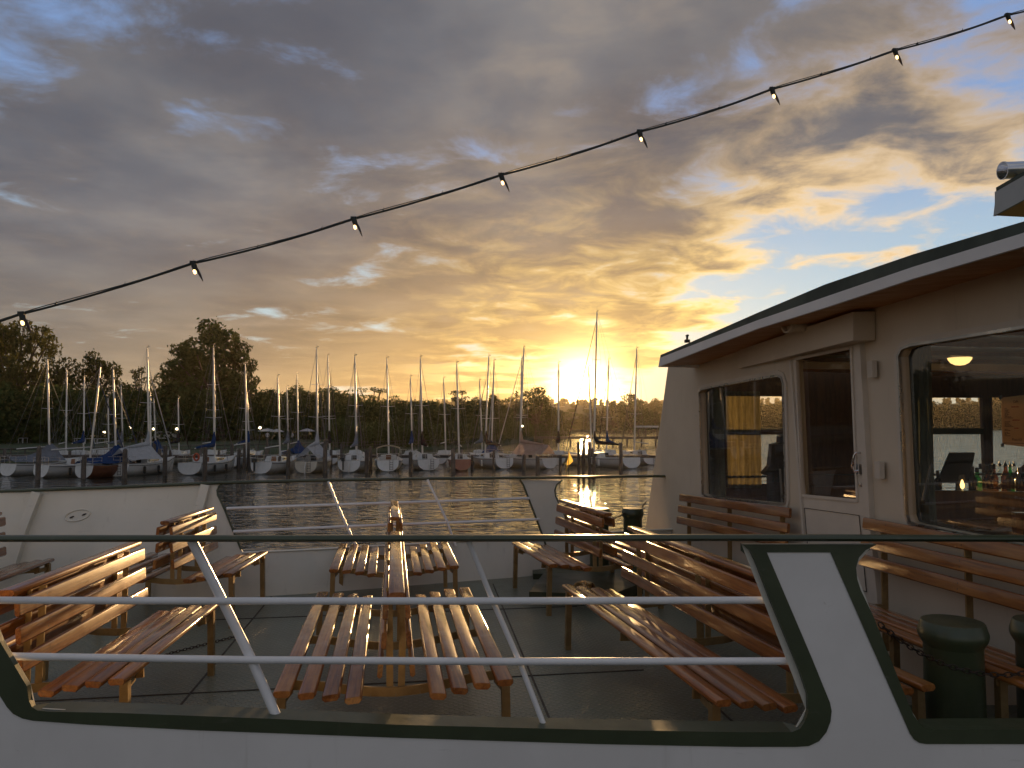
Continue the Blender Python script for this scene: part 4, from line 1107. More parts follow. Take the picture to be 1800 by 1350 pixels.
def boat(px, Y, L, B, rot, label, mast=None, hull='w', cover=None, extras=(), group='sailing boats moored along the jetty', simple=False, lean=0., furl=None, boom=True, fb=.93):
    """px: column of the transom centre; the boat lies with its stern to the ship, turned by rot degrees; mast = (px, py of the mast head)"""
    base = P(px, 800, Y); x0, y0 = base.x, Y
    root = thing('sailing_boat', label, 'sailboat', (x0, y0, WZ), -R(rot), group)
    hm = {'w': HULLW, 'c': HULLC, 'b': HULLB, 'r': HULLR}[hull]
    ns = 9
    def hb(t): return B / 2 * (.74 + .26 * math.sin(math.pi * min(1, t / .45) / 2)) * (1 if t < .4 else max(.01, 1 - ((t - .4) / .6) ** 2.1))
    def fr(t): return fb * (1 - .12 * math.sin(math.pi * t)) + fb * .32 * t * t
    sect = []
    for i in range(ns):
        t = i / (ns - 1); b = hb(t); f = fr(t); y = t * L + (0 if t < .9 else .0)
        lift = .02 + (.10 if t < .2 else 0) * (1 - t / .2)
        rake = .18 * (1 - t) if t < .05 else 0
        pr = [(0, -.22 + lift * 2), (.46 * b, -.14 + lift * 1.6), (.80 * b, .14 + lift), (.95 * b, f * .52), (b, f)]
        sect.append([Vector((sx * x, y + (.16 * (z / f) if t == 0 else 0) + (.35 * (z / f) * (t > .99)), z)) for sx, pts in ((-1, reversed(pr[1:])), (1, pr)) for x, z in pts])
    k = len(sect[0]); vs = [p for s in sect for p in s]
    fs = [(i * k + j, i * k + j + 1, (i + 1) * k + j + 1, (i + 1) * k + j) for i in range(ns - 1) for j in range(k - 1)]
    MB().add(vs, fs, True).build('boat_hull', hm, root)
    MB().add(sect[0], [tuple(range(k))]).add([p + Vector((0, .03, 0)) for p in sect[0]], [tuple(range(k - 1, -1, -1))]).build('transom', HULLW if hull in 'wb' else hm, root)
    # deck with cockpit well
    dl = [s[0] for s in sect]; dr_ = [s[-1] for s in sect]
    mb = MB(); ck = 3
    for i in range(ns - 1):
        a, b, c, d = dl[i], dr_[i], dr_[i + 1], dl[i + 1]
        if i < ck:
            for s0, s1 in ((a, d), (b, c)):
                m0 = Vector((s0.x * .62, s0.y, s0.z + .03)); m1 = Vector((s1.x * .62, s1.y, s1.z + .03))
                l0 = m0 - Vector((0, 0, .40)); l1 = m1 - Vector((0, 0, .40))
                mb.add([s0, s1, m1, m0], [(0, 1, 2, 3)]).add([m0, m1, l1, l0], [(0, 1, 2, 3)])
            mb.add([Vector((a.x * .62, a.y, a.z - .37)), Vector((b.x * .62, b.y, b.z - .37)), Vector((c.x * .62, c.y, c.z - .37)), Vector((d.x * .62, d.y, d.z - .37))], [(0, 1, 2, 3)])
        else: mb.add([a, b, c, d], [(0, 1, 2, 3)])
    mb.build('boat_deck', DECKG, root)
    # coachroof
    t0, t1 = .36, .80; y0_, y1_ = t0 * L, t1 * L; w0, w1_ = hb(t0) * .66, hb(t1) * .55; z0_ = fr(.4); ch_ = .42
    MB().add([(-w0, y0_, z0_ - .02), (w0, y0_, z0_ - .02), (w1_, y1_, z0_), (-w1_, y1_, z0_), (-w0 * .82, y0_ + .10, z0_ + ch_), (w0 * .82, y0_ + .10, z0_ + ch_), (w1_ * .7, y1_ - .5, z0_ + ch_ * .66), (-w1_ * .7, y1_ - .5, z0_ + ch_ * .66), (0, y0_ + .10, z0_ + ch_ + .06), (0, y1_ - .5, z0_ + ch_ * .66 + .05)],
             [(0, 1, 5, 8, 4), (2, 3, 7, 9, 6), (1, 2, 6, 5), (3, 0, 4, 7), (4, 8, 9, 7), (8, 5, 6, 9)]).build('coachroof', HULLW, root)
    if not simple:
        MB().prism([(-.24, y0_ - .012, z0_ - .25), (.24, y0_ - .012, z0_ - .25), (.22, y0_ + .075, z0_ + ch_ - .02), (-.22, y0_ + .075, z0_ + ch_ - .02)], (0, -.015, 0)).build('companionway', TEAK if 'hatch' in extras else DARKW, root)
        for s in (-1, 1):
            q = [(s * (w0 * .93 + .012), y0_ + .35, z0_ + .14), (s * (w0 * .86 + .012), y0_ + .40, z0_ + .30), (s * (w1_ * .82 + .02), y1_ - .9, z0_ + .24), (s * (w1_ * .92 + .02), y1_ - .8, z0_ + .12)]
            MB().prism(q, (s * .012, 0, 0)).build('cabin_window', DARKW, root)
        st = MB()
        for s in (0, k - 1):
            for i in range(ns - 1):
                a, b = sect[i][s] - Vector((0, 0, .10)), sect[i + 1][s] - Vector((0, 0, .10)); o = Vector((.012 if s else -.012, 0, 0)); st.bar(a + o, b + o, .02, .035)
        st.build('rubbing_strake', DARKW if hull != 'b' else TEAK, root)
    # pushpit rail
    if not simple or 'rail' in extras:
        mb = MB(); b0 = hb(.02) * .96; zf = fr(0)
        for zz in (.30, .55):
            mb.tube([(-b0, .95, zf + zz), (-b0, .15, zf + zz), (-b0 * .8, .03, zf + zz), (b0 * .8, .03, zf + zz), (b0, .15, zf + zz), (b0, .95, zf + zz)], .015, 6)
        for x, y in ((-b0, .95), (-b0, .1), (b0, .95), (b0, .1), (-b0 * .3, .03), (b0 * .3, .03)): mb.tube([(x, y, zf), (x, y, zf + .55)], .014, 6)
        mb.build('stern_rail', STEEL, root)
    # mast and rigging, set so that its head stands where the photograph shows it
    if mast:
        my = .56 * L
        c_, s_ = math.cos(-R(rot)), math.sin(-R(rot))
        foot = Vector((0, my, z0_ + ch_ * .75)); wf = Vector((x0 + c_ * foot.x - s_ * foot.y, y0 + s_ * foot.x + c_ * foot.y, WZ + foot.z))
        hd = P(mast[0], mast[1], wf.y + 0.0)
        dx = hd - wf; lx = Vector((c_ * dx.x + s_ * dx.y, -s_ * dx.x + c_ * dx.y, dx.z))
        if 'lean' in extras: lx = Vector((c_ * .62, -s_ * .62, lx.z))
        else: lx = Vector((max(-.25, min(.25, lx.x)), max(-.3, min(.3, lx.y)), lx.z))
        head = foot + lx; H = lx.length; u = lx.normalized()
        r = .058 + .0022 * H
        mo_ = MB().tube([foot - Vector((0, 0, .3)), foot + lx * .6, foot + lx * .85, head], [r, r, r * .85, r * .55], 16).build('mast', ALU, root)
        mb = MB().tube([head, head + Vector((0, 0, .35))], .012, 5).tube([head + Vector((-.12, 0, .04)), head + Vector((.16, 0, .06))], .012, 5)
        mb.box(head + Vector((.13, 0, .14)), (.16, .02, .05)); mb.build('masthead_vane', WIRE, mo_)
        sp_ = []
        for h_, w_ in ((.50, .62),) if H < 9 else ((.36, .72), (.66, .52)):
            c0 = foot + lx * h_; MB().tube([c0 + Vector((-w_, -.12, .05)), c0, c0 + Vector((w_, -.12, .05))], [.014, .024, .014], 6).build('spreader', ALU, mo_); sp_.append((c0, w_))
        rg = MB(); rr_ = .010
        for s in (-1, 1):
            cp = Vector((s * hb(.52) * .95, my - .15, fr(.5)))
            prev = cp
            for c0, w_ in sp_: q = c0 + Vector((s * w_, -.12, .05)); rg.tube([prev, q], rr_, 4, cap=False); prev = q
            rg.tube([prev, foot + lx * .96], rr_, 4, cap=False); rg.tube([cp, foot + lx * .52], rr_, 4, cap=False)
            rg.tube([Vector((s * hb(.02) * .8, .1, fr(0))), head], rr_ * .9, 4, cap=False)
        rg.build('shrouds', WIRE, root)['kind'] = 'stuff'
        bow = Vector((0, L * .985 + .2, fr(1)))
        fh = foot + lx * (.86 if H < 9.5 else .95)
        MB().tube([bow, bow.lerp(fh, .15), fh], [.012, .055 if furl is not None or H > 8.5 else .012, .02], 6).build('forestay', {None: WIRE, 'd': SAILD, 'b': SAILB, 'w': TARPW}[furl], root)
        gz = .95
        if boom:
            be = Vector((0, max(.4, my - .44 * L), foot.z + gz - .12)); bs = foot + u * gz
            MB().tube([bs, be], .045, 8).build('boom', ALU, root)
            if cover in ('sail_b', 'sail_d', 'sail_g', 'sail_w'):
                cm = {'sail_b': TARPB, 'sail_d': SAILD, 'sail_g': TARPG, 'sail_w': TARPW}[cover]
                MB().tube([foot + u * (gz + 1.15) + Vector((0, -.06, 0)), foot + u * (gz + .55) + Vector((0, -.13, 0)), bs.lerp(be, .12) + Vector((0, 0, .10)), bs.lerp(be, .45) + Vector((0, 0, .07)), be + Vector((0, .1, .03))], [.05, .15, .22, .15, .07], 10).build('sail_cover', cm, root)
        if cover and cover.startswith('tent'):
            cm = {'w': TARPW, 'p': TARPP, 'e': TARPE}[cover[-1]]
            vs = []; n1, n2 = 9, 6; ya, yb = .25, my - .1; zr0, zr1 = foot.z + gz - .05, foot.z + gz + .25
            for i in range(n1):
                t = i / (n1 - 1); y = ya + (yb - ya) * t
                for j in range(-n2, n2 + 1):
                    q = j / n2; w = hb(t * .55) * 1.02; ze = fr(0) + .28
                    zr = zr0 + (zr1 - zr0) * t - .06 * math.sin(math.pi * t)
                    vs.append((w * q, y + .02 * math.sin(9 * q), zr + (ze - zr) * abs(q) ** .92 + .05 * math.sin(3.1 * abs(q)) * 0 + .03 * math.sin(7 * t + 5 * q)))
            kk = 2 * n2 + 1
            MB().add(vs, [(i * kk + j, i * kk + j + 1, (i + 1) * kk + j + 1, (i + 1) * kk + j) for i in range(n1 - 1) for j in range(kk - 1)], True).build('boom_tent', cm, root, fix=False)
            fp_ = foot + u * (gz + 1.0)
            MB().tube([fp_ + Vector((0, -.05, .2)), foot + u * (gz + .2) + Vector((0, -.2, 0)), Vector((0, ya + .6, zr0 + .02))], [.06, .22, .07], 8).build('sail_cover', cm, root)
        if cover and cover.startswith('tarp'):
            cm = {'b': TARPB, 'g': TARPG}[cover[-1]]
            vs = []; n1, n2 = 10, 6; ya, yb = .05, L * .66
            for i in range(n1):
                t = i / (n1 - 1); y = ya + (yb - ya) * t
                pk = max(0, 1 - abs(y - my) / (.42 * L)) ** 2.0
                for j in range(-n2, n2 + 1):
                    q = j / n2; w = hb(y / L) * 1.04; ze = fr(0) + .10; zr = z0_ + ch_ + .12 + 1.05 * pk
                    vs.append((w * q, y, zr + (ze - zr) * abs(q) ** (.75 if pk > .3 else 1.15) + .035 * math.sin(9 * t + 7 * q)))
            kk = 2 * n2 + 1
            MB().add(vs, [(i * kk + j, i * kk + j + 1, (i + 1) * kk + j + 1, (i + 1) * kk + j) for i in range(n1 - 1) for j in range(kk - 1)], True).build('tarpaulin', cm, root, fix=False)
        if cover == 'bimini':
            vs = []
            for i in range(5):
                y = .35 + i * .42
                for j in range(-4, 5): vs.append((j / 4 * B * .40, y, fr(0) + 1.25 - .22 * (j / 4) ** 2 - .05 * abs(i - 2)))
            MB().add(vs, [(i * 9 + j, i * 9 + j + 1, i * 9 + j + 10, i * 9 + j + 9) for i in range(4) for j in range(8)], True).build('bimini', TARPE, root, fix=False)
            mb = MB()
            for s in (-1, 1):
                for y in (.4, 2.0): mb.tube([(s * B * .40, 1.2, fr(0)), (s * B * .40, y, fr(0) + 1.02)], .014, 6)
            mb.build('bimini_frame', STEEL, root)
    zt_ = fr(0)
    if 'rudder' in extras: MB().prism([(.0, -.02, zt_ * .95), (.0, -.34, zt_ * .5), (.0, -.36, -.5), (.0, -.02, -.5), ], (.045, 0, 0)).build('rudder', HULLW, root)
    if 'ladder' in extras:
        mb = MB(); lx_ = .28
        for s in (-.13, .13): mb.tube([(lx_ + s, -.05, zt_ + .05), (lx_ + s, -.07, .12)], .016, 6)
        for z in (.18, .38, .58, .76): mb.tube([(lx_ - .13, -.065, z), (lx_ + .13, -.065, z)], .016, 6)
        mb.build('boarding_ladder', DARKW, root)
    if 'outboard' in extras:
        ox = -.42
        e_ = MB().box((ox, -.20, zt_ + .12), (.24, .36, .30)).build('outboard_motor', DARKP, root)
        MB().box((ox, -.17, zt_ - .38), (.10, .16, .75)).build('motor_shaft', DARKP, e_)
    if 'buoy' in extras:
        c0 = Vector((hb(0) * .66, -.03, zt_ + .45)); n = 20
        MB().tube([c0 + Vector((math.cos(a) * .19, 0, math.sin(a) * .26)) for a in [i * 2 * math.pi / n for i in range(n + 1)]], .075, 8, cap=False).build('lifebuoy', ORANGE, root)
    if 'fender' in extras:
        for i, (s, t) in enumerate(((1, .22), (1, .45), (-1, .3))):
            x = s * (hb(t) + .10); MB().tube([(x, t * L, .72), (x, t * L, .66), (x, t * L, .20), (x, t * L, .14)], [.03, .10, .10, .03], 8).build('fender', DARKP if i < 2 else HULLW, root)
    return root


def at_px(wy): return (WZ - CZ) / (ray(900, wy).z / ray(900, wy).y)      # depth of a waterline seen at row wy
FRONT = [
 # px, waterline row, L, B, rot, label, mast, hull, cover, extras, furl
 (12, 837, 6.4, 2.3, 20, 'white sailboat at the far left with a grey tarpaulin over its boom', (26, 632), 'w', 'tarp_g', ('rail',), None),
 (70, 840, 7.0, 2.4, 26, 'white sailboat turned sideways with a mast leaning to the right', (78, 645), 'w', None, ('hatch', 'lean', 'fender'), 'b'),
 (146, 841, 5.8, 2.1, 14, 'brown-hulled sailboat under a bright blue tarpaulin', (149, 650), 'b', 'tarp_b', (), None),
 (205, 838, 7.2, 2.5, 8, 'white sailboat with a white boom tent open to the stern, left of the pile cluster', (226, 612), 'w', 'tent_w', ('outboard', 'fender', 'ladder'), 'w'),
 (332, 835, 7.4, 2.6, 6, 'white round-sterned sailboat with an orange lifebuoy on its stern rail', (346, 612), 'w', 'sail_b', ('buoy', 'hatch', 'fender'), None),
 (402, 823, 7.2, 2.4, 3, 'white sailboat lying further in, right of the lifebuoy boat', (402, 640), 'w', None, ('ladder',), None),
 (458, 833, 6.4, 2.4, 8, 'white sailboat with an orange-brown wooden hatch board', (457, 662), 'w', None, ('hatch', 'outboard'), None),
 (537, 832, 7.0, 2.4, 0, 'cream-sterned sailboat under a pale A-shaped boom tent', (533, 612), 'c', 'tent_w', ('rudder', 'ladder'), None),
 (613, 830, 7.0, 2.5, -2, 'white sailboat with a grey sail cover and a centre rudder', (606, 626), 'w', 'sail_g', ('rudder', 'outboard'), None),
 (682, 829, 7.0, 2.4, -8, 'white sailboat with a beige bimini and a dark furled sail', (673, 630), 'w', 'bimini', ('hatch', 'ladder'), 'd'),
 (754, 827, 7.4, 2.5, -14, 'white sailboat showing a round white transom with a boarding ladder', (733, 628), 'w', 'sail_d', ('ladder', 'rudder'), None),
 (812, 827, 5.8, 2.1, -8, 'orange-brown hulled sailboat with a pale stern rail', (791, 638), 'r', None, ('rail', 'fender'), None),
 (888, 824, 7.2, 2.4, -28, 'grey-white sailboat turned with its outlined transom to the right', (862, 627), 'w', 'sail_d', ('ladder', 'fender'), None),
 (968, 824, 7.2, 2.4, -42, 'pale sailboat lying broadside under a rose-coloured boom tent', (951, 611), 'w', 'tent_p', ('fender',), 'w'),
 (1112, 823, 9.2, 3.0, -36, 'large sailboat with the tallest mast and a wide white transom', (1063, 549), 'w', 'sail_d', ('fender',), 'd'),
 (1146, 817, 7.2, 2.4, -16, 'white sailboat half hidden by the cabin corner', (1145, 613), 'w', None, ('ladder',), None),
]
for (px, wy, L, B, rot, lab, mast, hull, cover, ex, furl) in FRONT:
    boat(px, at_px(wy), L, B, rot, lab, mast, hull, cover, ex, furl=furl)
BACK = [(101, 650, 'sailboat behind the jetty whose mast stands just right of the leaning mast', None), (119, 662, 'sailboat behind the jetty with a red masthead and a blue furled sail', 'b'), (161, 700, 'sailboat behind the jetty with a short mast right of the blue tarpaulin', None),
        (178, 678, 'sailboat behind the jetty with a slender mast left of the white-tented boat', 'b'), (237, 700, 'sailboat behind the jetty with a short mast beside the tall white-tented boat', None), (248, 690, 'sailboat behind the jetty with a pale mast in front of the leafless tree', None),
        (290, 700, 'sailboat behind the jetty with a lone mast above the pile cluster', 'd'), (351, 650, 'sailboat behind the jetty whose mast stands beside that of the lifebuoy boat', None), (407, 690, 'sailboat behind the jetty with a thin mast right of the big tree trunk', None),
        (430, 720, 'sailboat behind the jetty with a very short mast below the big tree', None), (496, 680, 'sailboat behind the jetty with a brownish mast near the parasols', None), (505, 658, 'sailboat behind the jetty with a pale mast left of the A-shaped tent', None),
        (559, 625, 'sailboat behind the jetty with a dark and white mast right of the A-shaped tent', 'd'), (578, 680, 'sailboat behind the jetty with a thin short mast left of the grey sail cover', None), (621, 626, 'sailboat behind the jetty whose tall mast pairs with that of the grey-covered boat', None),
        (719, 662, 'sailboat behind the jetty with a mast left of the boarding-ladder boat', None), (771, 665, 'sailboat behind the jetty with a mast midway to the sun', None), (831, 669, 'sailboat behind the jetty with a short mast above the orange-brown boat', None),
        (870, 634, 'sailboat behind the jetty with a raked mast beside the outlined-transom boat', 'w'), (917, 631, 'sailboat behind the jetty with a pale mast left of the rose tent', None), (982, 638, 'sailboat behind the jetty with a mast at the left edge of the sun', None),
        (1032, 645, 'sailboat behind the jetty with a thin mast in front of the sun', None), (1086, 632, 'sailboat behind the jetty with a mast right of the tallest one', 'd')]
for i, (px, py, lab, furl) in enumerate(BACK):
    Y = 74.5 + 2.2 * ((i * 7) % 5) / 4; cov = (None, 'sail_b', None, 'sail_g', 'tarp_b', None, 'sail_d')[i % 7]
    boat(px - 2 + (i * 13) % 5, Y, 5.6 + (i * 3) % 4 * .3, 2.1, ((i * 37) % 30) - 15, lab, (px, py), 'wwcw'[i % 4], cov, ('rail',) if i % 3 == 0 else (), group='sailing boats behind the jetty', simple=True, furl=furl)


# ================================================================== JETTY AND PILES
PILE = pmat('weathered_timber', (.13, .105, .085), (.075, .06, .05), 3., .75, .9, stretch=(4, 4, 1), bump=.6, bscale=20., rand=.5)
def pile(px, ptop, Y, r, label=None):
    t = P(px, ptop, Y); o = MB().tube([(0, 0, WZ - .6), (.01, 0, (WZ + t.z) / 2), (random.uniform(-.05, .05), 0, t.z - .04), (0, 0, t.z)], [r * 1.05, r, r * .95, r * .7], 9).build('mooring_pile', PILE)
    o.location = (t.x, Y, 0); o.rotation_euler = (0, 0, random.uniform(0, 6))
    tag(o, label or 'weathered grey timber pile standing in the water among the moored boats', 'mooring pile', 'timber mooring piles by the boats')
for px, pt, wy, r in ((68, 786, 843, .17), (148, 800, 842, .17), (220, 790, 841, .17), (265, 786, 826, .13), (272, 780, 828, .16), (280, 790, 827, .15), (291, 784, 836, .16), (299, 792, 827, .13), (361, 786, 836, .17), (408, 780, 824, .15), (430, 783, 823, .13), (420, 790, 826, .16), (437, 778, 822, .14),
                      (507, 790, 833, .16), (491, 802, 830, .13), (572, 772, 831, .17), (566, 800, 828, .13), (645, 792, 831, .17), (652, 785, 826, .13), (722, 795, 830, .16), (797, 790, 829, .18), (830, 800, 826, .12), (921, 800, 826, .15), (945, 802, 835, .16), (985, 800, 828, .13),
                      (1017, 778, 836, .12), (1026, 774, 834, .13), (1036, 777, 835, .13), (1044, 800, 838, .13), (1091, 778, 824, .16), (240, 798, 828, .12), (385, 792, 822, .12), (470, 770, 818, .12), (600, 780, 820, .12), (690, 784, 820, .12), (868, 792, 824, .12)):
    pile(px, pt, at_px(wy), r)
jet = thing('jetty', 'long dark timber jetty on piles running behind the front row of boats', 'jetty', (0, 71.5, WZ))
JW = PILE; jz = P(500, 799, 71.5).z - WZ
x0, x1 = P(-700, 799, 71.5).x, P(1175, 799, 71.5).x
MB().box(((x0 + x1) / 2, 0, jz - .22), (x1 - x0, .14, .20)).build('edge_beam', JW, jet)
MB().box(((x0 + x1) / 2, 1.5, jz - .22), (x1 - x0, .14, .20)).build('edge_beam', JW, jet)
plm = MB().box((0, .75, 0), (.30, 1.75, .045)).mesh('plank', JW); n = int((x1 - x0) / .34)
mb = MB()
for i in range(n):
    if i < 40 or i > n - 250: pass
    x = x0 + .17 + i * .34
    mb.box((x, .75, jz - .09 + random.uniform(-.006, .006)), (.30, 1.75 + random.uniform(-.05, .05), .045))
mb.build('planking', JW, jet)['kind'] = 'stuff'
for i in range(17):
    x = x0 + 1 + i * (x1 - x0 - 2) / 16
    MB().tube([(x, -.02, -.7), (x, 0, jz + .35 + .25 * random.random())], [.15, .13], 8).build('jetty_pile', JW, jet)
# second jetty further out to the right, dark line before the bright water
j2 = thing('jetty', 'low jetty on legs crossing the bright water under the sun', 'jetty', (0, 150, WZ))
xa, xb = P(940, 768, 150).x, P(1165, 766, 150).x; z2 = P(1000, 767, 150).z - WZ
MB().box(((xa + xb) / 2, 0, z2 - .25), (xb - xa, 1.8, .5)).build('walkway', JW, j2)
for i in range(9): 
    x = xa + (xb - xa) * (i + .5) / 9; MB().tube([(x, 0, -.7), (x, 0, z2)], .18, 8).build('jetty_pile', JW, j2)
mb = MB()
for z in (.5, .95): mb.bar((xa, -.8, z2 + z), (xb, -.8, z2 + z), .06, .07)
mb.build('guard_rail', JW, j2)
for i in range(14): 
    x = xa + (xb - xa) * i / 13; MB().bar((x, -.8, z2), (x, -.8, z2 + .98), .07, .07).build('rail_post', JW, j2)
hut = P(1140, 770, 148)
ht = thing('jetty_shelter', 'small open shelter with a flat pale roof on the far jetty by the cabin corner', 'shelter', (hut.x, 150, WZ + z2))
MB().box((0, 0, 1.9), (4.2, 2.6, .35)).build('roof', HULLW, ht)
for x in (-1.8, -.4, 1.8): MB().bar((x, -1.1, 0), (x, -1.1, 1.73), .22, .22).build('post', JW, ht)
# sunlit yellow flag cloth hanging from a pole
fp0 = P(998, 836, 62)
fg = thing('flag', 'glowing yellow translucent pennant hanging over the water below the sun', 'flag', (fp0.x, 62, WZ))
MB().tube([(.1, 0, -.6), (.06, 0, 1.9)], .03, 6).build('flag_pole', JW, fg)
MB().add([(.08, 0, 1.75), (.45, .1, .95), (.12, .04, .62), (-.18, -.05, .05), (-.08, 0, .7), (.03, .02, 1.2)], [(0, 1, 2, 5), (5, 2, 4), (4, 2, 3)]).build('flag_cloth', cloth_mat('flag_yellow', (.85, .62, .16), (.8, .55, .12), .85), fg, fix=False)


# ================================================================== TREES
def leaf_mat(name, c1, c2, trans=.35):
    m = bpy.data.materials.new(name); m.use_nodes = True
    g = NT(m.node_tree); g.n.clear()
    tc = g.node('ShaderNodeTexCoord').outputs['Object']
    oi = g.node('ShaderNodeObjectInfo').outputs['Random']
    col = g.mix(g.step(g.noise(tc, .55, 4, .6), .35, .65), c1, c2)
    col = g.node('ShaderNodeHueSaturation', {'Color': col, 'Value': g.m('ADD', .75, g.m('MULTIPLY', oi, .5)), 'Hue': g.m('ADD', .485, g.m('MULTIPLY', oi, .03))}).outputs[0]
    a = g.node('ShaderNodeBsdfDiffuse', {'Color': col}); t = g.node('ShaderNodeBsdfTranslucent', {'Color': col})
    x = g.node('ShaderNodeMixShader'); x.inputs[0].default_value = trans
    g.l.new(a.outputs[0], x.inputs[1]); g.l.new(t.outputs[0], x.inputs[2])
    o = g.node('ShaderNodeOutputMaterial'); g.l.new(x.outputs[0], o.inputs[0])
    return m
LEAF = leaf_mat('tree_leaves', (.078, .092, .030), (.050, .064, .022), .2)
LEAFW = leaf_mat('willow_leaves', (.105, .098, .032), (.070, .070, .024))
BARK = pmat('tree_bark', (.085, .062, .042), (.05, .036, .025), 3., .8, .95, stretch=(3, 3, .6), bump=.7, bscale=8.)


def leaf_quads(mb, c, r, n, size, rng, flat=.8, droop=0.):
    for _ in range(n):
        while True:
            v = Vector((rng.uniform(-1, 1), rng.uniform(-1, 1), rng.uniform(-1, 1)))
            if .15 < v.length <= 1: break
        v = v.normalized() * v.length ** .55
        p = c + Vector((v.x * r, v.y * r, v.z * r * flat))
        nrm = Vector((rng.gauss(0, 1), rng.gauss(0, 1), rng.gauss(0, 1) + .35)).normalized()
        a = nrm.orthogonal().normalized(); a = Matrix.Rotation(rng.uniform(0, 6.28), 3, nrm) @ a; b = nrm.cross(a)
        s = size * rng.uniform(.55, 1.25); l = s * rng.uniform(.9, 1.7)
        o = len(mb.v)
        mb.v += [tuple(p - a * l * .5), tuple(p + b * s * .36), tuple(p + a * l * .5 - Vector((0, 0, droop * l))), tuple(p - b * s * .36)]
        mb.f.append((o, o + 1, o + 2, o + 3)); mb.sm.append(False)


def tree_proto(seed, kind):
    """unit crown shapes: returns (crown mesh, trunk mesh) of a tree 10 m tall, crown about 8 m wide"""
    rng = random.Random(seed); cr = MB(); tr = MB()
    H = 10.
    if kind == 'round': lobes = 46; hz0, hz1, wx = .16, 1.0, 4.0
    elif kind == 'tall': lobes = 54; hz0, hz1, wx = .14, 1.0, 3.7
    elif kind == 'willow': lobes = 44; hz0, hz1, wx = .20, .95, 5.2
    elif kind == 'sparse': lobes = 24; hz0, hz1, wx = .35, 1.0, 3.4
    else: lobes = 30; hz0, hz1, wx = .05, 1., 4.4      # bush
    top = Vector((rng.uniform(-.3, .3), 0, H * (.62 if kind != 'sparse' else .7)))
    base = Vector((0, 0, -.3))
    tr.tube([base, Vector((rng.uniform(-.1, .1), 0, H * .18)), Vector((top.x * .5, 0, H * .38)), top], [.34, .24, .19, .07], 9)
    cents = []
    for i in range(lobes):
        for _try in range(30):
            t = rng.random() ** .8
            z = H * (hz0 + (hz1 - hz0) * t)
            if kind in ('tall', 'round'): prof = math.sin(math.pi * min(1, .10 + .90 * t) ** (.75)) ** .6
            elif kind == 'willow': prof = (math.sin(math.pi * (.12 + .82 * t))) ** .5
            elif kind == 'sparse': prof = .35 + .65 * math.sin(math.pi * t)
            else: prof = math.sqrt(max(0, 1 - t * t)) 
            a = rng.uniform(0, 6.283); rad = wx * prof * math.sqrt(rng.random()) * .86
            c = Vector((math.cos(a) * rad, math.sin(a) * rad, z))
            rr_ = rng.uniform(.55, 1.15) * (1.0 if kind != 'sparse' else .75)
            if c.z + rr_ * .7 > H: c.z = H - rr_ * .7
            if all((c - q[0]).length > .62 * (rr_ + q[1]) for q in cents) or _try > 24: break
        cents.append((c, rr_))
    for c, r in cents:
        n = int((150 if kind != 'sparse' else 80) * r * r) + 12
        leaf_quads(cr, c, r, n, .30, rng, .72 if kind != 'willow' else .95, .0 if kind != 'willow' else .5)
        leaf_quads(cr, c, r * 1.32, int(n * .16), .24, rng, .8)
        if r > .75 or kind == 'sparse':
            f = rng.uniform(.28, .62); st = Vector((top.x * f, 0, H * (.12 + f * .55)))
            md = st.lerp(c, .5) + Vector((0, 0, -.25 + rng.uniform(-.2, .2)))
            tr.tube([st, md, c, c + (c - st).normalized() * r * .5], [.13, .085, .045, .015], 6)
        if kind == 'willow':
            for _ in range(5):
                q = c + Vector((rng.uniform(-1, 1) * r, rng.uniform(-1, 1) * r, -r * .4))
                for s in range(7): leaf_quads(cr, q - Vector((rng.uniform(-.05, .05), 0, s * .22)), .13, 3, .22, rng, 1., .5)
    cm = cr.mesh('crown', LEAFW if kind == 'willow' else LEAF); tm = tr.mesh('trunk', BARK)
    return cm, tm
PROTO = {k: [tree_proto(s, k) for s in seeds] for k, seeds in (('round', (3, 11, 19)), ('tall', (5, 23)), ('willow', (8, 29)), ('sparse', (13, 31)), ('bush', (17, 37)))}


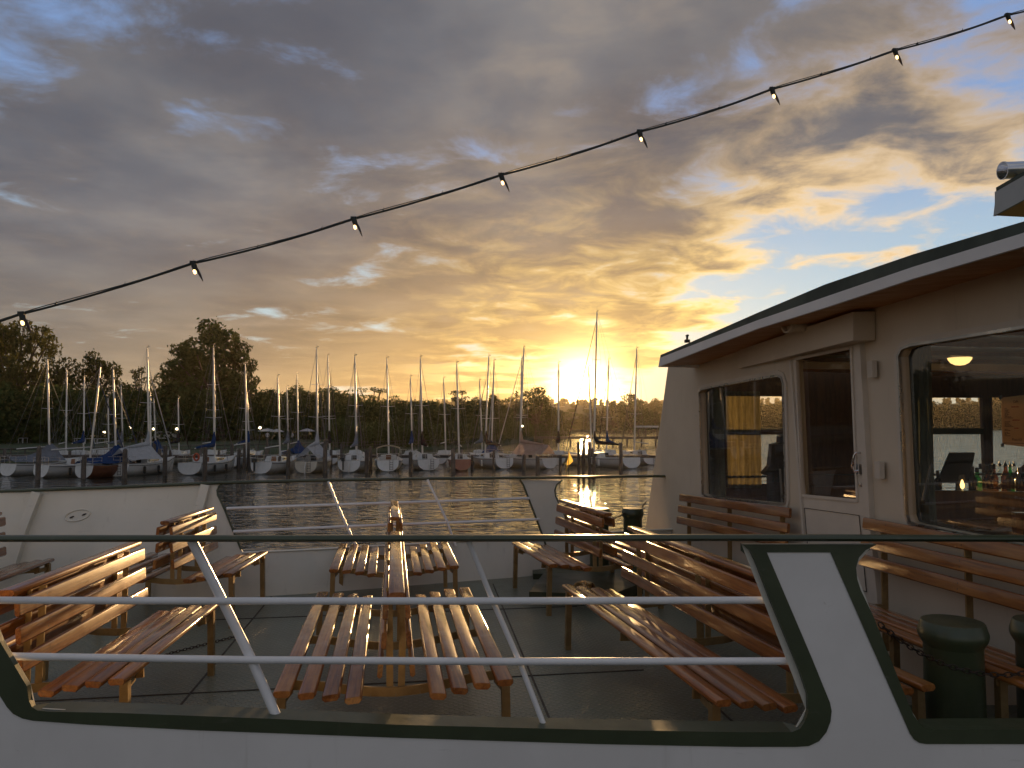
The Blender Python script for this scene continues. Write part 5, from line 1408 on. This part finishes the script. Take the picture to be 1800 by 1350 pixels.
def tree(px, pytop, wpx, Y, kind, v, label, rz=None, group='trees along the shore'):
    x = P(px, 700, Y).x; zg = ground(x, Y) ; zt_ = P(px, pytop, Y).z
    H = zt_ - zg; W_ = wpx * Y / F * (1.45 if 500 < px < 980 else 1.)
    cm, tm = PROTO[kind][v % len(PROTO[kind])]
    nom = {'round': 8.0, 'tall': 7.4, 'willow': 10.6, 'sparse': 7.4, 'bush': 8.8}[kind]
    root = thing('tree' if kind != 'bush' else 'shrub', label, 'tree' if kind != 'bush' else 'shrub', (x, Y, zg), rz if rz is not None else (px * 1.7) % 6.28, group)
    root.scale = (W_ / nom, W_ / nom, H / 10.)
    link('trunk', tm, root); link('crown', cm, root)
    return root
T = [(20, 566, 215, 122, 'willow', 0, 'large spreading willow-like tree at the left edge of the photo'),
     (-75, 540, 170, 128, 'willow', 1, 'tall tree just outside the left edge of the photo'),
     (-170, 560, 170, 126, 'round', 0, 'tree beyond the left edge behind the shore lawn'),
     (166, 617, 112, 132, 'round', 1, 'rounded tree between the left willow and the sparse tree'),
     (100, 668, 90, 138, 'round', 2, 'low dark tree filling the gap right of the left willow'),
     (246, 640, 86, 126, 'sparse', 0, 'open thin-crowned tree with visible branches left of the biggest tree'),
     (222, 676, 80, 140, 'round', 0, 'dark tree behind the open thin-crowned tree'),
     (374, 563, 158, 128, 'tall', 0, 'biggest tree with a tall double-domed crown'),
     (330, 598, 104, 131, 'tall', 1, 'left shoulder crown of the biggest tree group'),
     (418, 600, 84, 131, 'round', 2, 'right shoulder crown of the biggest tree group'),
     (300, 678, 96, 124, 'round', 1, 'low broad tree in front left of the biggest tree'),
     (470, 684, 74, 142, 'round', 0, 'dark tree just right of the biggest tree'), (524, 676, 66, 150, 'round', 1, 'tree with a knobbly top behind the parasols'),
     (582, 681, 84, 152, 'tall', 1, 'tree right of the A-tent mast'), (446, 702, 60, 134, 'bush', 0, 'low dense shrub under the right side of the biggest tree'),
     (652, 681, 78, 175, 'sparse', 1, 'open-topped tree in front of the dark hill'), (705, 704, 70, 180, 'round', 0, 'low tree left of the clear sky gap'),
     (745, 702, 62, 185, 'sparse', 0, 'small thin tree in the middle of the shore'), (806, 686, 56, 190, 'sparse', 1, 'thin-topped tree left of the twin masts'),
     (836, 698, 52, 195, 'round', 1, 'round small tree under the twin masts'), (866, 694, 50, 200, 'round', 2, 'dark tree behind the twin masts'),
     (906, 684, 56, 205, 'sparse', 0, 'tree with feathery top left of the sun'), (942, 681, 58, 212, 'round', 0, 'rounded tree nearest the sun on its left'),
     (968, 708, 46, 225, 'round', 1, 'last low tree before the sun'), (776, 714, 60, 188, 'bush', 1, 'dense shrub between the thin shore trees'),
     (625, 706, 70, 165, 'bush', 0, 'wide shrub between the shore trees behind the grey sail cover'), (555, 705, 64, 148, 'bush', 1, 'shrub below the knobbly tree'),
     (1110, 692, 84, 480, 'round', 2, 'tree on the far shore right of the sun with a rising crown'), (1078, 706, 60, 485, 'round', 0, 'lower tree left of the rising crown on the far shore'), (1150, 700, 60, 600, 'round', 1, 'far shore tree next to the cabin corner'),
     (1040, 716, 60, 500, 'bush', 0, 'low far shore bush directly under the sun'), (1005, 718, 60, 470, 'bush', 1, 'low far shore bush left below the sun')]
for t_ in T: tree(*t_)
# the wood behind: reads as one mass
def wood(name, label, az0, az1, rad, hgt, n, size, seed, dr=30):
    rng = random.Random(seed); mb = MB()
    for i in range(n):
        az = az0 + (az1 - az0) * rng.random(); r0 = rad(az); r = r0 + dr * rng.random()
        x, y = r * math.sin(R(az)), r * math.cos(R(az)); h = hgt(az) * (.62 + .55 * (mnoise.noise(Vector((az * 1.3, r * .02, seed))) * .5 + .5))
        zg = ground(x, y); rr_ = h * rng.uniform(.25, .42)
        for k_ in range(3):
            c = Vector((x + rng.uniform(-1, 1) * rr_ * .6, y + rng.uniform(-1, 1) * rr_ * .6, zg + h * (.22 + .30 * k_)))
            leaf_quads(mb, c, rr_ * (1.1 - .2 * k_), 46, size * (.7 + h / 22), rng, .9)
    o = mb.build(name, LEAF, fix=False); return tag(o, label, 'woodland', None, 'stuff')
wood('undergrowth', 'dark mass of undergrowth and low trees behind the shore lawn', -46, 3.2, lambda a: rs(a) + 32, lambda a: 8.5 if a < -14 else max(6.2, 8.6 - (a + 14) * .14), 620, .55, 5, 26)
wood('shore_shrubs', 'dark band of shrubs at the water edge behind the right half of the boats', -13, 3.0, lambda a: rs(a) + 3, lambda a: 3.6 + 1.2 * mnoise.noise(Vector((a * .8, 3, 1))), 260, .42, 33, 9)
wood('far_wood', 'distant wooded shore seen across the lake and through the cabin windows', 2.8, 62, lambda a: rs(a) + 6, lambda a: (9 if a < 8 else 15) + 6 * mnoise.noise(Vector((a * .35, 7, 2))) + min(11, max(0, a - 10) * 1.1), 1300, 1.05, 9, 60)
wood('hill_wood', 'wooded low hills along the horizon behind the marina', -40, 62, lambda a: 1250, lambda a: 11, 900, 3.0, 21, 420)


# ================================================================== THINGS ON THE LAWN
LIT = emit_mat('path_lamp_glow', (1., .80, .48), 6.)
for px, py, yb, lab in ((115, 756, 785, 'lit path lamp left of the red-roofed house'), (183, 760, 785, 'lit path lamp right of the red-roofed house'), (228, 752, 788, 'lit path lamp with a green notice board under it'), (270, 754, 782, 'lit path lamp left of the parked car'), (311, 754, 782, 'lit path lamp right of the parked car'), (457, 752, 782, 'lit path lamp left of the parasols'), (678, 776, 790, 'small lit lamp behind the dark furled sail'), (918, 749, 780, 'lit lamp on a pole before the trees left of the sun')):
    Y = 116 if px < 600 else 140
    t = P(px, py, Y); zg = ground(t.x, Y)
    o = thing('street_lamp', lab, 'street lamp', (t.x, Y, zg), 0, 'lit lamps along the shore path'); h = t.z - zg
    MB().tube([(0, 0, -.2), (0, 0, h - .15)], .045, 7).build('lamp_post', DARKP, o)
    MB().lathe([(.08, h - .16), (.19, h - .05), (.20, h + .08), (.10, h + .17)], (0, 0, 0), 12).build('lamp_globe', LIT, o)
    MB().lathe([(.24, h + .171), (.12, h + .24), (.02, h + .28)], (0, 0, 0), 12).build('lamp_cap', DARKP, o)
ROOF1 = pmat('roof_tiles_red', (.16, .075, .05), (.11, .05, .035), 6., .7, .85); ROOF2 = pmat('roof_slate', (.11, .10, .095), (.08, .072, .07), 6., .6, .8)
WALLW = pmat('house_wall_white', (.50, .48, .44), (.42, .40, .37), 2., .8, .9); WALLB = pmat('house_wall_timber', (.10, .055, .03), (.07, .038, .02), 3., .7, .85, stretch=(5, 5, 1))
def house(px, wpx, pye, pyr, Y, wall, roof, label, depth=7., rz=0., solar=False):
    x = P(px, 770, Y).x; zg = ground(x, Y); W_ = wpx * Y / F; he = P(px, pye, Y).z - zg; hr_ = P(px, pyr, Y).z - zg
    o = thing('house', label, 'house', (x, Y, zg), rz); d = depth; w = W_ / 2
    MB().prism([(-w * .9, 0, -.3), (w * .9, 0, -.3), (w * .9, 0, he), (-w * .9, 0, he)], (0, d, 0)).build('wall', wall, o)
    rf = MB()
    rf.add([(-w, -.6, he - .1), (w, -.6, he - .1), (w, d / 2, hr_), (-w, d / 2, hr_), (w, d + .6, he - .1), (-w, d + .6, he - .1)], [(0, 1, 2, 3), (3, 2, 4, 5)])
    rf.add([(-w, -.6, he - .28), (w, -.6, he - .28), (w, d / 2, hr_ - .18), (-w, d / 2, hr_ - .18), (w, d + .6, he - .28), (-w, d + .6, he - .28)], [(3, 2, 1, 0), (5, 4, 2, 3)])
    ro = rf.build('roof', roof, o)
    for s in (-1, 1): MB().prism([(s * w * .9, .02, he - .05), (s * w * .9, d - .02, he - .05), (s * w * .9, d / 2, hr_ - .2)], (-s * .1, 0, 0)).build('gable', wall, o)
    if solar:
        sl_ = Vector((0, d / 2 + .6, hr_ - he + .1)); 
        for i in range(3):
            a = Vector((-w * .55 + i * w * .42, -.6, he - .1)) + sl_ * .25 + Vector((0, -.03, .06))
            MB().prism([a, a + Vector((w * .38, 0, 0)), a + Vector((w * .38, 0, 0)) + sl_ * .5, a + sl_ * .5], (0, -.02, .03)).build('roof_panel', STEEL, ro)
    n = max(2, int(W_ / 2.4))
    for i in range(n):
        cx = -w * .9 + (i + .5) * w * 1.8 / n
        f = MB().box((cx, -.02, he * .55), (.9, .06, min(1.1, he * .5))).build('window', WALLW if wall is WALLB else WALLB, o)
        MB().box((cx, -.055, he * .55), (.74, .02, min(.95, he * .42))).build('window_pane', DARKW, f)
    return o
house(130, 58, 757, 737, 127, WALLW, ROOF1, 'white-walled house with a red-brown roof and pale roof panels', 8, .12, True)
house(224, 74, 770, 748, 130, WALLB, ROOF2, 'wide dark timber hut with a low brown roof', 8, -.1)
house(362, 42, 757, 728, 124, WALLB, ROOF2, 'timber boathouse with a grey roof under the biggest tree', 7, .1)
house(690, 40, 782, 772, 150, WALLW, ROOF2, 'low pale hut behind the bimini boat', 5, 0)
house(60, 40, 772, 757, 132, WALLB, ROOF2, 'small dark shed behind the leftmost masts', 6, .2)
# parasols on the terrace
for px, py, w, lab in ((470, 753, 34, 'left of the three white parasols on the terrace'), (487, 754, 26, 'middle one of the three white parasols on the terrace'), (540, 753, 28, 'right one of the three white parasols, behind the A-tent mast')):
    Y = 118; t = P(px, py, Y); zg = ground(t.x, Y); r = w * Y / F / 2; h = t.z - zg
    o = thing('parasol', lab, 'parasol', (t.x, Y, zg), 0, 'white parasols on the shore terrace')
    MB().tube([(0, 0, -.1), (0, 0, h)], .03, 6).build('pole', DARKP, o)
    MB().lathe([(r, h - .45), (r * .98, h - .40), (r * .5, h - .14), (.03, h)], (0, 0, 0), 8).build('canopy', TARPW, o)
# parked car, boards, tables, fence, deck chair
t = P(293, 764, 121); zg = ground(t.x, 121)
car = thing('parked_car', 'pale parked car half hidden on the lawn between two lit lamps', 'car', (t.x, 121, zg), .1)
MB().prism([(-2.1, -.8, .32), (2.1, -.8, .32), (2.15, -.8, .75), (1.3, -.8, .92), (.75, -.8, 1.42), (-1.1, -.8, 1.45), (-1.75, -.8, .95), (-2.1, -.8, .85)], (0, 1.6, 0)).build('body', HULLW, car)
for x in (-1.3, 1.3):
    for y in (-.83, .7): MB().lathe([(.32, 0), (.32, .16)], (x, y, .30), 14, (0, 1, 0)).build('wheel', BLACK, car)
MB().prism([(-1.05, -.815, .95), (1.05, -.815, .95), (.66, -.815, 1.34), (-1.0, -.815, 1.36)], (0, .01, 0)).build('side_window', DARKW, car)
t = P(229, 767, 115); zg = ground(t.x, 115)
nb = thing('notice_board', 'pale green notice board on a post below a lit lamp', 'notice board', (t.x, 115, zg))
MB().box((0, 0, t.z - zg), (.55, .05, .75)).build('board', pmat('board_green', (.25, .34, .24), (.2, .28, .2), 3., .6, .7), nb); MB().bar((0, .04, -.1), (0, .04, t.z - zg), .06, .06).build('post', DARKP, nb)
for i, (px, lab) in enumerate(((140, 'white garden table on the lawn left of the blue tarpaulin'), (158, 'white garden table on the lawn behind the blue tarpaulin'), (178, 'white garden table on the lawn right of the blue tarpaulin'), (258, 'white folding lounger on the lawn left of the pile cluster'), (40, 'white garden table on the lawn behind the grey tarpaulin'))):
    t = P(px, 778, 106); zg = ground(t.x, 106)
    o = thing('garden_table', lab, 'table', (t.x, 106, zg), i * .4)
    MB().box((0, 0, .72), (1.3, .7, .05)).build('table_top', HULLW, o)
    for x in (-.55, .55):
        for y in (-.28, .28): MB().bar((x, y, 0), (x, y, .7), .05, .05).build('leg', HULLW, o)
fence = thing('shore_fence', 'low post and rail fence along the shore behind the jetty', 'fence', (0, 0, 0))
fp_ = []
for i in range(46):
    az = -36 + i * .74; r = rs(az) + 3.; x, y = r * math.sin(R(az)), r * math.cos(R(az)); fp_.append(Vector((x, y, ground(x, y))))
pm = MB().tube([(0, 0, -.4), (0, 0, 1.15)], .07, 6).mesh('post', PILE)
for p in fp_:
    o = link('post', pm, fence); o.location = p
for z in (.55, 1.0): MB().tube([p + Vector((0, 0, z)) for p in fp_], .045, 5).build('fence_rail', PILE, fence)
# two people on the terrace under the parasols
SKIN = pmat('skin', (.42, .25, .17), (.36, .21, .14), 9., .5, .6); SHIRT = pmat('pale_shirt', (.55, .52, .5), (.48, .46, .44), 9., .8, .9); TROU = pmat('dark_trousers', (.03, .03, .035), (.02, .02, .025), 9., .8, .9)
def person(px, Y, label, rz):
    x = P(px, 770, Y).x; zg = ground(x, Y)
    root = thing('person', label, 'person', (x, Y, zg), rz)
    vs = [(0, 0, .95), (0, 0, 1.15), (0, 0, 1.40), (0, 0, 1.52), (0, -.02, 1.64), (.20, 0, 1.42), (.27, .02, 1.14), (.24, -.10, .92), (-.20, 0, 1.42), (-.27, .02, 1.14), (-.25, -.12, .92), (.10, 0, .90), (.12, -.02, .50), (.12, .03, .06), (.12, -.12, .03), (-.10, 0, .90), (-.12, .02, .50), (-.13, .05, .06), (-.13, -.10, .03)]
    es = [(0, 1), (1, 2), (2, 3), (3, 4), (2, 5), (5, 6), (6, 7), (2, 8), (8, 9), (9, 10), (0, 11), (11, 12), (12, 13), (13, 14), (0, 15), (15, 16), (16, 17), (17, 18)]
    rad = [.15, .14, .15, .055, .095, .06, .048, .035, .06, .048, .035, .09, .065, .045, .04, .09, .065, .045, .04]
    me = bpy.data.meshes.new('body'); me.from_pydata(vs, es, []); o = link('body', me, root)
    md = o.modifiers.new('skin', 'SKIN'); 
    if not me.skin_vertices: me.attributes
    bm = bmesh.new(); bm.from_mesh(me); ly = bm.verts.layers.skin.verify(); bm.verts.ensure_lookup_table()
    for v, r in zip(bm.verts, rad): v[ly].radius = (r, r * .8)
    bm.verts[0][ly].use_root = True
    bm.to_mesh(me); bm.free()
    o.modifiers.new('sub', 'SUBSURF').levels = 1
    g_ = bpy.context.evaluated_depsgraph_get(); m2 = bpy.data.meshes.new_from_object(o.evaluated_get(g_)); o.modifiers.clear(); o.data = m2
    m2.materials.clear()
    for m in (SKIN, SHIRT, TROU): m2.materials.append(m)
    for p in m2.polygons:
        z = p.center.z; x_ = abs(p.center.x)
        p.material_index = 0 if z > 1.50 or (x_ > .19 and z < 1.12) else (1 if z > .93 else 2); p.use_smooth = True
    MB().lathe([(.001, .125), (.06, .115), (.095, .06), (.10, .0), (.085, -.05)], (0, .015, 1.66), 12).build('hair', DARKP, root)
    return root
person(470, 114, 'person in a pale shirt standing below the left parasol', .4)
person(514, 115, 'person in a pale shirt standing between the parasols', -.8)


# ================================================================== HAZE
def haze():
    m = bpy.data.materials.new('evening_haze'); m.use_nodes = True; g = NT(m.node_tree); g.n.clear()
    pv = g.node('ShaderNodeVolumePrincipled', {'Color': (1., .86, .66), 'Density': HAZE_D, 'Anisotropy': .62})
    o = g.node('ShaderNodeOutputMaterial'); g.l.new(pv.outputs[0], o.inputs['Volume'])
    me = MB().box((0, 850, 37), (3400, 2300, 84)).mesh('haze', m); o = link('haze', me); fixn(me)
    tag(o, 'thin warm evening haze over the lake and marina', None, None, 'stuff')
HAZE_D = .00008
haze()
